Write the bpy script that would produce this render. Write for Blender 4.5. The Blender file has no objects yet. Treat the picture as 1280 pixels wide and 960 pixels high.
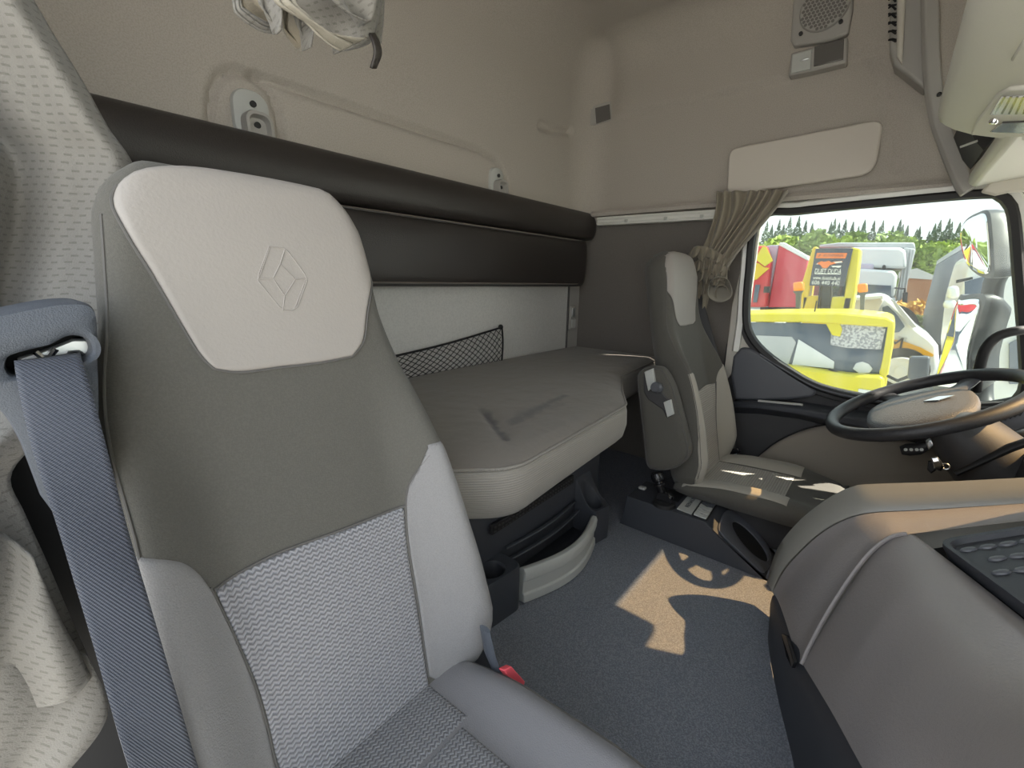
import bpy, bmesh, math, random
from mathutils import Vector, Matrix, noise
random.seed(7)
S = bpy.context.scene
COL = S.collection
# ---------------------------------------------------------------- camera
# world axes: +X across the cab to the driver's door, +Y to the rear wall, Z up; z = 0 is the cab floor
FPX = 552.549
CAM = Vector((0.0, 0.0, 0.9))
RIGHT = Vector((0.64291, -0.76571, 0.01891)); UP = Vector((0.16527, 0.16283, 0.97271)); FWD = Vector((0.74790, 0.62225, -0.23123))
RIGHT.normalize(); UP = (UP - RIGHT * UP.dot(RIGHT)).normalized(); FWD = UP.cross(RIGHT).normalized()
cd = bpy.data.cameras.new('camera'); cam = bpy.data.objects.new('camera', cd); COL.objects.link(cam)
cd.sensor_width = 36.0; cd.lens = FPX / 1280 * 36.0; cd.clip_start = 0.02; cd.clip_end = 500
cam.matrix_world = Matrix(((RIGHT.x, UP.x, -FWD.x, CAM.x), (RIGHT.y, UP.y, -FWD.y, CAM.y), (RIGHT.z, UP.z, -FWD.z, CAM.z), (0, 0, 0, 1)))
S.camera = cam
# ---------------------------------------------------------------- sky, sun, exposure
W = bpy.data.worlds.new('sky'); S.world = W; W.use_nodes = True
wn = W.node_tree.nodes; wl = W.node_tree.links; wn.clear()
wo = wn.new('ShaderNodeOutputWorld'); wb = wn.new('ShaderNodeBackground')
tc = wn.new('ShaderNodeTexCoord'); sx = wn.new('ShaderNodeSeparateXYZ'); rp = wn.new('ShaderNodeValToRGB')
wl.new(tc.outputs['Generated'], sx.inputs[0]); wl.new(sx.outputs['Z'], rp.inputs[0])
rp.color_ramp.elements[0].position = 0.0; rp.color_ramp.elements[0].color = (0.97, 0.985, 1.0, 1)
rp.color_ramp.elements[1].position = 0.75; rp.color_ramp.elements[1].color = (0.78, 0.89, 1.0, 1)
wl.new(rp.outputs[0], wb.inputs[0]); wb.inputs[1].default_value = 2.35; wl.new(wb.outputs[0], wo.inputs[0])
SUN_DIR = Vector((-0.28, 0.645, -0.77)).normalized()          # the way the light travels
sd = bpy.data.lights.new('sun', 'SUN'); sun = bpy.data.objects.new('sun', sd); COL.objects.link(sun)
sun.rotation_euler = SUN_DIR.to_track_quat('-Z', 'Y').to_euler(); sun.location = (3, -4, 9)
sd.energy = 15.0; sd.angle = math.radians(0.55); sd.color = (1.0, 0.93, 0.80)
S.view_settings.view_transform = 'Standard'; S.view_settings.look = 'None'
S.view_settings.gamma = 1.0; S.view_settings.use_curve_mapping = False; S.view_settings.exposure = 0.42
S.cycles.max_bounces = 10; S.cycles.diffuse_bounces = 6; S.cycles.transparent_max_bounces = 16
S.cycles.sample_clamp_indirect = 6.0
# ---------------------------------------------------------------- reading the photograph's geometry
def ray(u, v):
    return (RIGHT * (u - 640) + UP * (480 - v) + FWD * FPX)
def PX(u, v, x): d = ray(u, v); return CAM + d * ((x - CAM.x) / d.x)
def PY(u, v, y): d = ray(u, v); return CAM + d * ((y - CAM.y) / d.y)
def PZ(u, v, z): d = ray(u, v); return CAM + d * ((z - CAM.z) / d.z)
def PP(u, v, p0, n):
    d = ray(u, v); n = Vector(n); return CAM + d * ((Vector(p0) - CAM).dot(n) / d.dot(n))
# ---------------------------------------------------------------- materials
def mat(name, color, rough=0.6, metal=0.0, bump=None, speck=None, spec=0.5, sheen=0.0, pattern=None, alpha=None, coat=0.0, emit=None):
    m = bpy.data.materials.new(name); m.use_nodes = True; nt = m.node_tree; n = nt.nodes; l = nt.links
    b = n['Principled BSDF']; c4 = (*color, 1)
    b.inputs['Base Color'].default_value = c4; b.inputs['Roughness'].default_value = rough; b.inputs['Metallic'].default_value = metal
    b.inputs['Specular IOR Level'].default_value = spec; b.inputs['Sheen Weight'].default_value = sheen; b.inputs['Coat Weight'].default_value = coat
    if emit: b.inputs['Emission Color'].default_value = (*emit[:3], 1); b.inputs['Emission Strength'].default_value = emit[3]
    co = n.new('ShaderNodeTexCoord'); hgt = None; col = None
    def math_(op, a, bb=None, cc=None):
        q = n.new('ShaderNodeMath'); q.operation = op
        for i, v in enumerate((a, bb, cc)):
            if v is None: continue
            if isinstance(v, (int, float)): q.inputs[i].default_value = v
            else: l.new(v, q.inputs[i])
        return q.outputs[0]
    def mix(fac, a, bcol):
        q = n.new('ShaderNodeMix'); q.data_type = 'RGBA'
        if isinstance(fac, (int, float)): q.inputs[0].default_value = fac
        else: l.new(fac, q.inputs[0])
        for i, v in ((6, a), (7, bcol)):
            if isinstance(v, tuple): q.inputs[i].default_value = (*v[:3], 1)
            else: l.new(v, q.inputs[i])
        return q.outputs[2]
    if speck:                                              # (scale, amount, colour)
        t = n.new('ShaderNodeTexNoise'); t.inputs['Scale'].default_value = speck[0]; t.inputs['Detail'].default_value = 3
        l.new(co.outputs['Object'], t.inputs['Vector'])
        r = n.new('ShaderNodeValToRGB'); r.color_ramp.elements[0].position = 0.5 - speck[3] if len(speck) > 3 else 0.42
        r.color_ramp.elements[1].position = 0.5 + speck[3] if len(speck) > 3 else 0.62
        l.new(t.outputs['Fac'], r.inputs[0])
        f = math_('MULTIPLY', r.outputs[0], speck[1])
        col = mix(f, color, speck[2])
    if bump:                                               # list of (scale, distance)
        for sc, st in bump:
            t = n.new('ShaderNodeTexNoise'); t.inputs['Scale'].default_value = sc; t.inputs['Detail'].default_value = 2
            l.new(co.outputs['Object'], t.inputs['Vector'])
            h = math_('MULTIPLY', t.outputs['Fac'], st); hgt = h if hgt is None else math_('ADD', hgt, h)
    if pattern:
        uv = n.new('ShaderNodeSeparateXYZ'); l.new(co.outputs['UV'], uv.inputs[0]); U, V = uv.outputs[0], uv.outputs[1]
        kind = pattern[0]
        if kind == 'zigzag':                               # ribs of woven cloth running across in a zigzag
            _, sp, per, amp, dark = pattern
            tri = math_('PINGPONG', U, per)
            ph = math_('ADD', V, math_('MULTIPLY', tri, amp))
            s_ = math_('SINE', math_('MULTIPLY', ph, 2 * math.pi / sp))
            k = math_('MULTIPLY_ADD', s_, 0.5, 0.5)
            sm = n.new('ShaderNodeMapRange'); sm.interpolation_type = 'SMOOTHSTEP'; sm.inputs[1].default_value = 0.12; sm.inputs[2].default_value = 0.6
            l.new(k, sm.inputs[0])
            col = mix(sm.outputs[0], dark, col if col is not None else color)
            h = math_('MULTIPLY', k, 0.0015); hgt = h if hgt is None else math_('ADD', hgt, h)
        elif kind == 'dash':                               # staggered rows of short woven dashes
            _, w, hgt_, dcol, amt = pattern
            row = math_('FLOOR', math_('DIVIDE', V, hgt_))
            us = math_('ADD', math_('DIVIDE', U, w), math_('MULTIPLY', row, 0.37))
            a = math_('LESS_THAN', math_('FRACT', us), 0.55)
            c = math_('LESS_THAN', math_('FRACT', math_('DIVIDE', V, hgt_)), 0.30)
            k = math_('MULTIPLY', a, c)
            col = mix(math_('MULTIPLY', k, amt), col if col is not None else color, dcol)
            h = math_('MULTIPLY', k, -0.0012); hgt = h if hgt is None else math_('ADD', hgt, h)
        elif kind == 'twill':
            _, sp, dark = pattern
            s1 = math_('SINE', math_('MULTIPLY', math_('ADD', U, math_('MULTIPLY', V, 0.5)), 2 * math.pi / sp))
            s2 = math_('SINE', math_('MULTIPLY', V, 2 * math.pi / (sp * 0.8)))
            k = math_('MULTIPLY_ADD', math_('MULTIPLY', s1, s2), 0.5, 0.5)
            col = mix(k, dark, color); h = math_('MULTIPLY', k, 0.0008); hgt = h if hgt is None else math_('ADD', hgt, h)
        elif kind == 'rib':
            _, sp, dark = pattern
            s1 = math_('SINE', math_('MULTIPLY', V, 2 * math.pi / sp)); k = math_('MULTIPLY_ADD', s1, 0.5, 0.5)
            col = mix(k, dark, color); h = math_('MULTIPLY', k, 0.0006); hgt = h if hgt is None else math_('ADD', hgt, h)
        elif kind == 'hex':                                # honeycomb grille
            _, sp, dark = pattern
            row = math_('FLOOR', math_('DIVIDE', V, sp * 0.866))
            fu = math_('SUBTRACT', math_('FRACT', math_('ADD', math_('DIVIDE', U, sp), math_('MULTIPLY', row, 0.5))), 0.5)
            fv = math_('SUBTRACT', math_('FRACT', math_('DIVIDE', V, sp * 0.866)), 0.5)
            d = math_('ADD', math_('MULTIPLY', fu, fu), math_('MULTIPLY', fv, fv))
            k = math_('LESS_THAN', d, 0.16)
            col = mix(k, color, dark); h = math_('MULTIPLY', k, -0.002); hgt = h if hgt is None else math_('ADD', hgt, h)
    if col is not None: l.new(col, b.inputs['Base Color'])
    if hgt is not None:
        bp = n.new('ShaderNodeBump'); bp.inputs['Strength'].default_value = 1.0; bp.inputs['Distance'].default_value = 1.0
        l.new(hgt, bp.inputs['Height']); l.new(bp.outputs[0], b.inputs['Normal'])
    return m
def glass_mat(name, tint, refl=0.06, dust=0.0, dcol=(0.9, 0.9, 0.85)):
    m = bpy.data.materials.new(name); m.use_nodes = True; nt = m.node_tree; n = nt.nodes; l = nt.links; n.clear()
    o = n.new('ShaderNodeOutputMaterial'); t = n.new('ShaderNodeBsdfTransparent'); t.inputs[0].default_value = (*tint, 1)
    g = n.new('ShaderNodeBsdfGlossy'); g.inputs['Roughness'].default_value = 0.02
    fr = n.new('ShaderNodeFresnel'); fr.inputs[0].default_value = 1.25
    mx = n.new('ShaderNodeMixShader'); l.new(fr.outputs[0], mx.inputs[0]); l.new(t.outputs[0], mx.inputs[1]); l.new(g.outputs[0], mx.inputs[2])
    out = mx.outputs[0]
    if dust:
        co = n.new('ShaderNodeTexCoord'); mp = n.new('ShaderNodeMapping'); mp.inputs['Scale'].default_value = (1, 6, 1.2); mp.inputs['Rotation'].default_value = (0.5, 0, 0)
        nz = n.new('ShaderNodeTexNoise'); nz.inputs['Scale'].default_value = 3.0; nz.inputs['Detail'].default_value = 6
        l.new(co.outputs['Object'], mp.inputs[0]); l.new(mp.outputs[0], nz.inputs['Vector'])
        r = n.new('ShaderNodeValToRGB'); r.color_ramp.elements[0].position = 0.40; r.color_ramp.elements[1].position = 0.75
        l.new(nz.outputs['Fac'], r.inputs[0]); q = n.new('ShaderNodeMath'); q.operation = 'MULTIPLY_ADD'; q.inputs[1].default_value = dust; q.inputs[2].default_value = dust * 0.35
        l.new(r.outputs[0], q.inputs[0])
        d = n.new('ShaderNodeBsdfTranslucent'); d.inputs[0].default_value = (*dcol, 1)
        m2 = n.new('ShaderNodeMixShader'); l.new(q.outputs[0], m2.inputs[0]); l.new(out, m2.inputs[1]); l.new(d.outputs[0], m2.inputs[2]); out = m2.outputs[0]
    l.new(out, o.inputs[0]); return m
M = {}
M['headliner'] = mat('headliner_cloth', (0.455, 0.418, 0.372), 0.95, bump=[(420, 0.0012)], speck=(300, 0.5, (0.345, 0.316, 0.28)), spec=0.1, sheen=0.1)
M['lower_wall'] = mat('pale_wall_cloth', (0.62, 0.61, 0.58), 0.9, bump=[(500, 0.0008)], speck=(160, 0.45, (0.50, 0.49, 0.47)), spec=0.15)
M['side_wall'] = mat('brown_grey_side_trim', (0.17, 0.155, 0.14), 0.85, bump=[(500, 0.0006)], speck=(260, 0.4, (0.12, 0.11, 0.10)), spec=0.2)
M['cream_plastic'] = mat('pale_cream_plastic', (0.56, 0.53, 0.47), 0.55, bump=[(900, 0.0003)])
M['shelf_plastic'] = mat('greenish_cream_plastic', (0.66, 0.645, 0.575), 0.5, bump=[(700, 0.0003)])
M['grey_plastic'] = mat('warm_grey_plastic', (0.36, 0.345, 0.32), 0.5, bump=[(900, 0.0003)])
M['pale_grey_plastic'] = mat('pale_grey_plastic', (0.46, 0.47, 0.45), 0.42, bump=[(900, 0.0002)])
M['white_paint'] = mat('white_painted_metal', (0.70, 0.70, 0.66), 0.3)
M['dark_plastic'] = mat('blue_black_plastic', (0.045, 0.049, 0.060), 0.5, bump=[(800, 0.0004)])
M['dark_trim'] = mat('charcoal_trim', (0.045, 0.044, 0.046), 0.55, bump=[(700, 0.0004)])
M['satin_plastic'] = mat('slate_satin_plastic', (0.10, 0.105, 0.12), 0.35, bump=[(900, 0.0002)])
M['black'] = mat('black_rubber', (0.012, 0.012, 0.013), 0.6)
M['gloss_black'] = mat('gloss_black_plastic', (0.012, 0.012, 0.014), 0.22)
M['leather'] = mat('dark_brown_leatherette', (0.030, 0.0255, 0.0235), 0.42, bump=[(350, 0.0007)])
M['thread'] = mat('tan_thread', (0.32, 0.27, 0.22), 0.8)
M['mattress_top'] = mat('taupe_mattress_cloth', (0.185, 0.166, 0.147), 0.9, bump=[(600, 0.0006), (14, 0.006)], speck=(350, 0.35, (0.16, 0.145, 0.13)), sheen=0.15)
M['mattress_side'] = mat('beige_mattress_cloth', (0.275, 0.256, 0.228), 0.9, bump=[(500, 0.0005)], pattern=('rib', 0.005, (0.25, 0.233, 0.207)), sheen=0.1)
M['floor'] = mat('slate_speckled_mat', (0.165, 0.178, 0.212), 0.62, bump=[(420, 0.003)], speck=(330, 0.75, (0.30, 0.315, 0.36)), spec=0.35)
M['seat_dark'] = mat('dark_taupe_seat_cloth', (0.092, 0.088, 0.078), 0.9, bump=[(700, 0.0005)], speck=(420, 0.4, (0.118, 0.113, 0.10)), sheen=0.12, spec=0.2)
M['seat_leather'] = mat('pale_grey_seat_leather', (0.305, 0.281, 0.261), 0.5, bump=[(260, 0.0004)], spec=0.4)
M['seat_pale'] = mat('pale_grey_seat_cloth', (0.225, 0.22, 0.222), 0.9, bump=[(600, 0.0006)], speck=(450, 0.4, (0.19, 0.186, 0.187)), sheen=0.15, spec=0.2)
M['seat_mid'] = mat('mid_grey_seat_cloth', (0.152, 0.148, 0.155), 0.85, bump=[(600, 0.0006)], sheen=0.15, spec=0.25)
M['seat_knit'] = mat('zigzag_knit_cloth', (0.295, 0.295, 0.315), 0.85, bump=[(900, 0.0004)], pattern=('zigzag', 0.0060, 0.0040, 0.7, (0.15, 0.15, 0.165)), sheen=0.2)
M['seat_knit_dark'] = mat('dim_zigzag_knit_cloth', (0.20, 0.20, 0.212), 0.85, bump=[(900, 0.0004)], pattern=('zigzag', 0.0058, 0.0038, 0.75, (0.085, 0.085, 0.093)), sheen=0.2)
M['seat_beige'] = mat('beige_seat_cloth', (0.34, 0.318, 0.275), 0.9, bump=[(600, 0.0005)], sheen=0.15)
M['seat_knit_beige'] = mat('beige_zigzag_knit', (0.42, 0.395, 0.345), 0.88, bump=[(900, 0.0004)], pattern=('zigzag', 0.0082, 0.0052, 0.75, (0.28, 0.262, 0.23)), sheen=0.2)
M['piping'] = mat('dark_piping', (0.10, 0.095, 0.09), 0.8)
M['belt'] = mat('navy_belt_webbing', (0.062, 0.072, 0.10), 0.6, pattern=('twill', 0.0030, (0.024, 0.028, 0.042)), sheen=0.1)
M['belt_plain'] = mat('charcoal_belt_webbing', (0.045, 0.045, 0.05), 0.7, bump=[(900, 0.0005)])
M['housing'] = mat('steel_blue_plastic', (0.072, 0.081, 0.098), 0.5, bump=[(900, 0.0006)], speck=(900, 0.4, (0.095, 0.104, 0.122)), spec=0.25)
M['steel'] = mat('pale_steel', (0.55, 0.57, 0.58), 0.35, metal=0.85)
M['chrome'] = mat('chrome', (0.8, 0.8, 0.8), 0.12, metal=1.0)
M['red'] = mat('coral_red_plastic', (0.80, 0.10, 0.13), 0.4)
M['curtain'] = mat('champagne_jacquard_cloth', (0.175, 0.166, 0.15), 0.75, bump=[(600, 0.0006)], pattern=('dash', 0.013, 0.0085, (0.115, 0.108, 0.094), 0.8), sheen=0.2)
M['curtain_brown'] = mat('olive_brown_cloth', (0.235, 0.205, 0.155), 0.8, bump=[(500, 0.0006)], sheen=0.25)
M['curtain_edge'] = mat('pale_hem_cloth', (0.27, 0.25, 0.21), 0.8, bump=[(500, 0.0006)])
M['console_vinyl'] = mat('mauve_grey_vinyl', (0.30, 0.278, 0.275), 0.48, bump=[(170, 0.0006), (600, 0.0004)], spec=0.4)
M['console_rim'] = mat('olive_grey_soft_plastic', (0.25, 0.242, 0.218), 0.36, bump=[(700, 0.0002)], spec=0.6)
M['wheel'] = mat('dark_wheel_leather', (0.030, 0.030, 0.033), 0.42, bump=[(500, 0.0008)])
M['wheel_pad'] = mat('slate_grained_plastic', (0.14, 0.145, 0.16), 0.4, bump=[(330, 0.0022)])
M['door_beige'] = mat('brown_beige_door_cloth', (0.28, 0.245, 0.205), 0.85, bump=[(500, 0.0006)])
M['board'] = mat('pale_visor_board', (0.60, 0.555, 0.495), 0.75, bump=[(500, 0.0004)])
M['lens'] = mat('clear_lamp_lens', (0.75, 0.75, 0.74), 0.12, spec=0.8, coat=0.5)
M['lens_dark'] = mat('smoked_lamp_lens', (0.11, 0.104, 0.10), 0.1, spec=0.8, coat=0.5)
M['net'] = mat('black_cord', (0.010, 0.010, 0.011), 0.8)
M['mesh_grille'] = mat('grille_plastic', (0.30, 0.285, 0.26), 0.55, pattern=None)
M['grille_dark'] = mat('grille_hole', (0.16, 0.15, 0.14), 0.7)
M['side_window'] = glass_mat('tinted_side_glass', (0.62, 0.66, 0.64), dust=0.035)
M['smoked'] = glass_mat('smoked_bronze_acrylic', (0.50, 0.32, 0.17))
M['windshield'] = glass_mat('windshield_glass', (0.90, 0.93, 0.91))
def stain(m, a, b, w, col, amt):
    """a dark smear between world points a and b worn into a material"""
    nt = m.node_tree; n = nt.nodes; l = nt.links; bs = n['Principled BSDF']; src = bs.inputs['Base Color'].links[0].from_socket
    g = n.new('ShaderNodeNewGeometry')
    def vm(op, x, y=None):
        q = n.new('ShaderNodeVectorMath'); q.operation = op
        for i, v in enumerate((x, y)):
            if v is None: continue
            if isinstance(v, (tuple, Vector)): q.inputs[i].default_value = tuple(v)
            else: l.new(v, q.inputs[i])
        return q
    def mm(op, x, y):
        q = n.new('ShaderNodeMath'); q.operation = op
        for i, v in enumerate((x, y)):
            if isinstance(v, (int, float)): q.inputs[i].default_value = v
            else: l.new(v, q.inputs[i])
        return q
    a, b = Vector((a.x, a.y, 0)), Vector((b.x, b.y, 0)); ab = b-a
    nz = n.new('ShaderNodeTexNoise'); nz.inputs['Scale'].default_value = 35; l.new(g.outputs['Position'], nz.inputs['Vector'])
    p = vm('MULTIPLY', g.outputs['Position'], (1, 1, 0)); pa = vm('SUBTRACT', p.outputs[0], a)
    t = mm('DIVIDE', vm('DOT_PRODUCT', pa.outputs[0], ab).outputs['Value'], ab.length_squared); t.use_clamp = True
    sc = n.new('ShaderNodeVectorMath'); sc.operation = 'SCALE'; sc.inputs[0].default_value = tuple(ab); l.new(t.outputs[0], sc.inputs['Scale'])
    d = vm('LENGTH', vm('SUBTRACT', pa.outputs[0], sc.outputs[0]).outputs[0])
    r = n.new('ShaderNodeMapRange'); r.interpolation_type = 'SMOOTHSTEP'; r.inputs[1].default_value = w; r.inputs[2].default_value = 0.0; r.inputs[3].default_value = 0.0; r.inputs[4].default_value = amt
    l.new(mm('ADD', d.outputs['Value'], mm('MULTIPLY', mm('SUBTRACT', nz.outputs['Fac'], 0.5).outputs[0], w*1.6).outputs[0]).outputs[0], r.inputs[0])
    q = n.new('ShaderNodeMix'); q.data_type = 'RGBA'; l.new(r.outputs[0], q.inputs[0]); l.new(src, q.inputs[6]); q.inputs[7].default_value = (*col, 1); l.new(q.outputs[2], bs.inputs['Base Color'])
# ---------------------------------------------------------------- mesh tools
def V3(p): return Vector(p)
def crv(pts, n, closed=False):
    """Catmull-Rom through pts, resampled to n points by arc length (n segments+1 when open)."""
    P = [Vector(p) for p in pts]; m = len(P); out = []
    segs = m if closed else m - 1
    for i in range(segs):
        if closed: a, b, c, d = P[(i-1) % m], P[i], P[(i+1) % m], P[(i+2) % m]
        else: b, c = P[i], P[i+1]; a = P[i-1] if i > 0 else b * 2 - c; d = P[i+2] if i + 2 < m else c * 2 - b
        for k in range(12):
            t = k / 12; t2 = t*t; t3 = t2*t
            out.append(0.5 * ((2*b) + (c-a)*t + (2*a-5*b+4*c-d)*t2 + (3*b-a-3*c+d)*t3))
    out.append(P[0].copy() if closed else P[-1].copy())
    L = [0.0]
    for i in range(1, len(out)): L.append(L[-1] + (out[i]-out[i-1]).length)
    res = []; j = 0; cnt = n if closed else n - 1
    for k in range(n):
        s = L[-1] * k / cnt
        while j < len(L) - 2 and L[j+1] < s: j += 1
        f = (s - L[j]) / max(1e-9, L[j+1]-L[j]); res.append(out[j].lerp(out[j+1], min(1, max(0, f))))
    return res
def lin(pts, n):
    P = [Vector(p) for p in pts]; L = [0.0]
    for i in range(1, len(P)): L.append(L[-1] + (P[i]-P[i-1]).length)
    res = []; j = 0
    for k in range(n):
        s = L[-1]*k/(n-1)
        while j < len(L)-2 and L[j+1] < s: j += 1
        res.append(P[j].lerp(P[j+1], min(1, max(0, (s-L[j])/max(1e-9, L[j+1]-L[j])))))
    return res
def interp(tab, t):
    if t <= tab[0][0]: return tab[0][1]
    for (a, x), (b, y) in zip(tab, tab[1:]):
        if t <= b:
            f = (t-a)/(b-a); return x + (y-x)*f
    return tab[-1][1]
def smooth(a, b, x):
    t = min(1, max(0, (x-a)/(b-a))); return t*t*(3-2*t)
class MB:
    def __init__(s): s.v = []; s.f = []; s.uv = []
    def add(s, vs, fs, uvs=None):
        o = len(s.v); s.v += [Vector(p) for p in vs]; s.f += [tuple(i+o for i in f) for f in fs]
        s.uv += list(uvs) if uvs else [(0.0, 0.0)] * len(vs)
        return s
    def grid(s, rows, cu=False, cv=False, uv=None, flip=False):
        nr, nc = len(rows), len(rows[0]); vs = [p for r in rows for p in r]; fs = []
        for i in range(nr if cv else nr-1):
            for j in range(nc if cu else nc-1):
                a, b, c, d = i*nc+j, i*nc+(j+1) % nc, ((i+1) % nr)*nc+(j+1) % nc, ((i+1) % nr)*nc+j
                fs.append((a, d, c, b) if flip else (a, b, c, d))
        if uv is None:
            uv = []
            for r in rows:
                d = 0.0
                for j, p in enumerate(r):
                    if j: d += (Vector(p)-Vector(r[j-1])).length
                    uv.append([d, 0.0])
            for j in range(nc):
                d = 0.0
                for i in range(nr):
                    if i: d += (Vector(rows[i][j])-Vector(rows[i-1][j])).length
                    uv[i*nc+j][1] = d
            uv = [tuple(q) for q in uv]
        return s.add(vs, fs, uv)
    def loft(s, rings, caps=True):
        o = len(s.v); s.grid(rings, cu=True); n = len(rings[0])
        if caps:
            s.f.append(tuple(o+i for i in reversed(range(n)))); e = o+(len(rings)-1)*n; s.f.append(tuple(e+i for i in range(n)))
        return s
    def box(s, c, d, rot=None):
        c = Vector(c); d = Vector(d)/2; vs = []
        for x in (-1, 1):
            for y in (-1, 1):
                for z in (-1, 1):
                    p = Vector((x*d.x, y*d.y, z*d.z))
                    if rot is not None: p = rot @ p
                    vs.append(c+p)
        return s.add(vs, [(0, 1, 3, 2), (4, 6, 7, 5), (0, 4, 5, 1), (2, 3, 7, 6), (0, 2, 6, 4), (1, 5, 7, 3)])
    def prism(s, poly, d):
        """polygon of 3-D points pushed along vector d"""
        P = [Vector(p) for p in poly]; d = Vector(d); n = len(P)
        nrm = Vector((0, 0, 0))
        for i in range(n): nrm += P[i].cross(P[(i+1) % n])
        if nrm.dot(d) > 0: P.reverse()
        vs = P + [p+d for p in P]
        fs = [tuple(range(n)), tuple(reversed(range(n, 2*n)))] + [(i, i+n, (i+1) % n+n, (i+1) % n) for i in range(n)]
        return s.add(vs, fs)
    def tube(s, path, r, seg=8, caps=True, closed=False, flat=None):
        P = [Vector(p) for p in path]; n = len(P); rings = []; prev = None
        for i in range(n):
            if closed: t = (P[(i+1) % n]-P[i-1])
            else: t = P[min(n-1, i+1)]-P[max(0, i-1)]
            t = t.normalized() if t.length > 1e-9 else Vector((0, 0, 1))
            if prev is None:
                a = Vector((0, 0, 1)) if abs(t.z) < 0.9 else Vector((1, 0, 0)); u = t.cross(a).normalized()
            else:
                u = prev - t*prev.dot(t); u = u.normalized() if u.length > 1e-6 else t.orthogonal().normalized()
            prev = u; w = t.cross(u); rr = r[i] if isinstance(r, (list, tuple)) else r
            rings.append([P[i]+u*(math.cos(2*math.pi*k/seg)*rr)+w*(math.sin(2*math.pi*k/seg)*rr*(flat or 1)) for k in range(seg)])
        if closed: return s.grid(rings, cu=True, cv=True)
        return s.loft(rings, caps)
    def lathe(s, prof, origin, axis=(0, 0, 1), seg=24):
        ax = Vector(axis).normalized(); u = ax.orthogonal().normalized(); w = ax.cross(u); o = Vector(origin)
        rows = [[o+ax*h+(u*math.cos(2*math.pi*k/seg)+w*math.sin(2*math.pi*k/seg))*max(r, 1e-4) for k in range(seg)] for r, h in prof]
        return s.loft(rows, True)
    def sweep(s, path, prof, nrm, closed=True):
        """2-D profile (outward in the plane, along nrm) swept round a planar path"""
        P = [Vector(p) for p in path]; n = len(P); nrm = Vector(nrm).normalized(); ctr = sum(P, Vector())/n; rows = []
        area = sum((P[i]-ctr).cross(P[(i+1) % n]-ctr).dot(nrm) for i in range(n)); sg = 1 if area > 0 else -1
        for i in range(n):
            t = (P[(i+1) % n]-P[i-1]) if closed else (P[min(n-1, i+1)]-P[max(0, i-1)])
            out = t.cross(nrm).normalized()*sg
            rows.append([P[i]+out*a+nrm*b for a, b in prof])
        if closed: return s.grid(rows, cu=True, cv=True)
        return s.loft(rows)
    def build(s, name, m, parent=None, bevel=0.0, solid=0.0, sub=0, sharp=40, off=0.0, seg=2, uvscale=None):
        return link(name, s, m, parent, bevel, solid, sub, sharp, off, seg)
def wpos(o):
    p = Vector((0, 0, 0))
    if o is not None and o.type == 'EMPTY': p = Vector(o['base'])
    return p
def link(name, mb, m, parent=None, bevel=0.0, solid=0.0, sub=0, sharp=40, off=0.0, seg=2):
    me = bpy.data.meshes.new(name); vs = mb.v
    org = Vector((0, 0, 0))
    if parent is None:
        lo = Vector((min(p.x for p in vs), min(p.y for p in vs), min(p.z for p in vs))); hi = Vector((max(p.x for p in vs), max(p.y for p in vs), max(p.z for p in vs)))
        org = Vector(((lo.x+hi.x)/2, (lo.y+hi.y)/2, lo.z))
    me.from_pydata([p-org for p in vs], [], mb.f)
    bm = bmesh.new(); bm.from_mesh(me); bmesh.ops.recalc_face_normals(bm, faces=bm.faces)
    uvl = bm.loops.layers.uv.new('UVMap')
    for f in bm.faces:
        f.smooth = True
        for lp in f.loops: lp[uvl].uv = mb.uv[lp.vert.index]
    bm.to_mesh(me); bm.free()
    if sharp: me.set_sharp_from_angle(angle=math.radians(sharp))
    me.materials.append(m)
    o = bpy.data.objects.new(name, me); COL.objects.link(o); o.location = org
    if parent is not None: adopt(o, parent)
    if solid:
        q = o.modifiers.new('thickness', 'SOLIDIFY'); q.thickness = solid; q.offset = off
    if bevel:
        q = o.modifiers.new('bevel', 'BEVEL'); q.width = bevel; q.segments = seg; q.limit_method = 'ANGLE'; q.angle_limit = math.radians(35); q.harden_normals = False
    if sub:
        q = o.modifiers.new('subdivision', 'SUBSURF'); q.levels = sub; q.render_levels = sub
    return o
def adopt(o, parent):
    o.parent = parent
    b = Vector(parent['base']) if 'base' in parent.keys() else Vector((0, 0, 0))
    o.matrix_parent_inverse = Matrix.Translation(-b)
def thing(name, label, cat, loc=(0, 0, 0), group=None, kind=None):
    o = bpy.data.objects.new(name, None); COL.objects.link(o); o.location = loc; o.empty_display_size = 0.05
    o['base'] = list(loc)
    if kind: o['kind'] = kind
    if label: o['label'] = label
    if cat: o['category'] = cat
    if group: o['group'] = group
    return o
def tag(o, label=None, cat=None, group=None, kind=None):
    for k, v in (('label', label), ('category', cat), ('group', group), ('kind', kind)):
        if v: o[k] = v
    return o
def coons(top, bottom, left, right, nu, nv):
    T, B = crv(top, nu), crv(bottom, nu); L, R = crv(left, nv), crv(right, nv); rows = []
    for j in range(nv):
        v = j/(nv-1); r = []
        for i in range(nu):
            u = i/(nu-1)
            r.append((1-v)*T[i]+v*B[i]+(1-u)*L[j]+u*R[j]-((1-u)*(1-v)*T[0]+u*(1-v)*T[-1]+(1-u)*v*B[0]+u*v*B[-1]))
        rows.append(r)
    return rows
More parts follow.
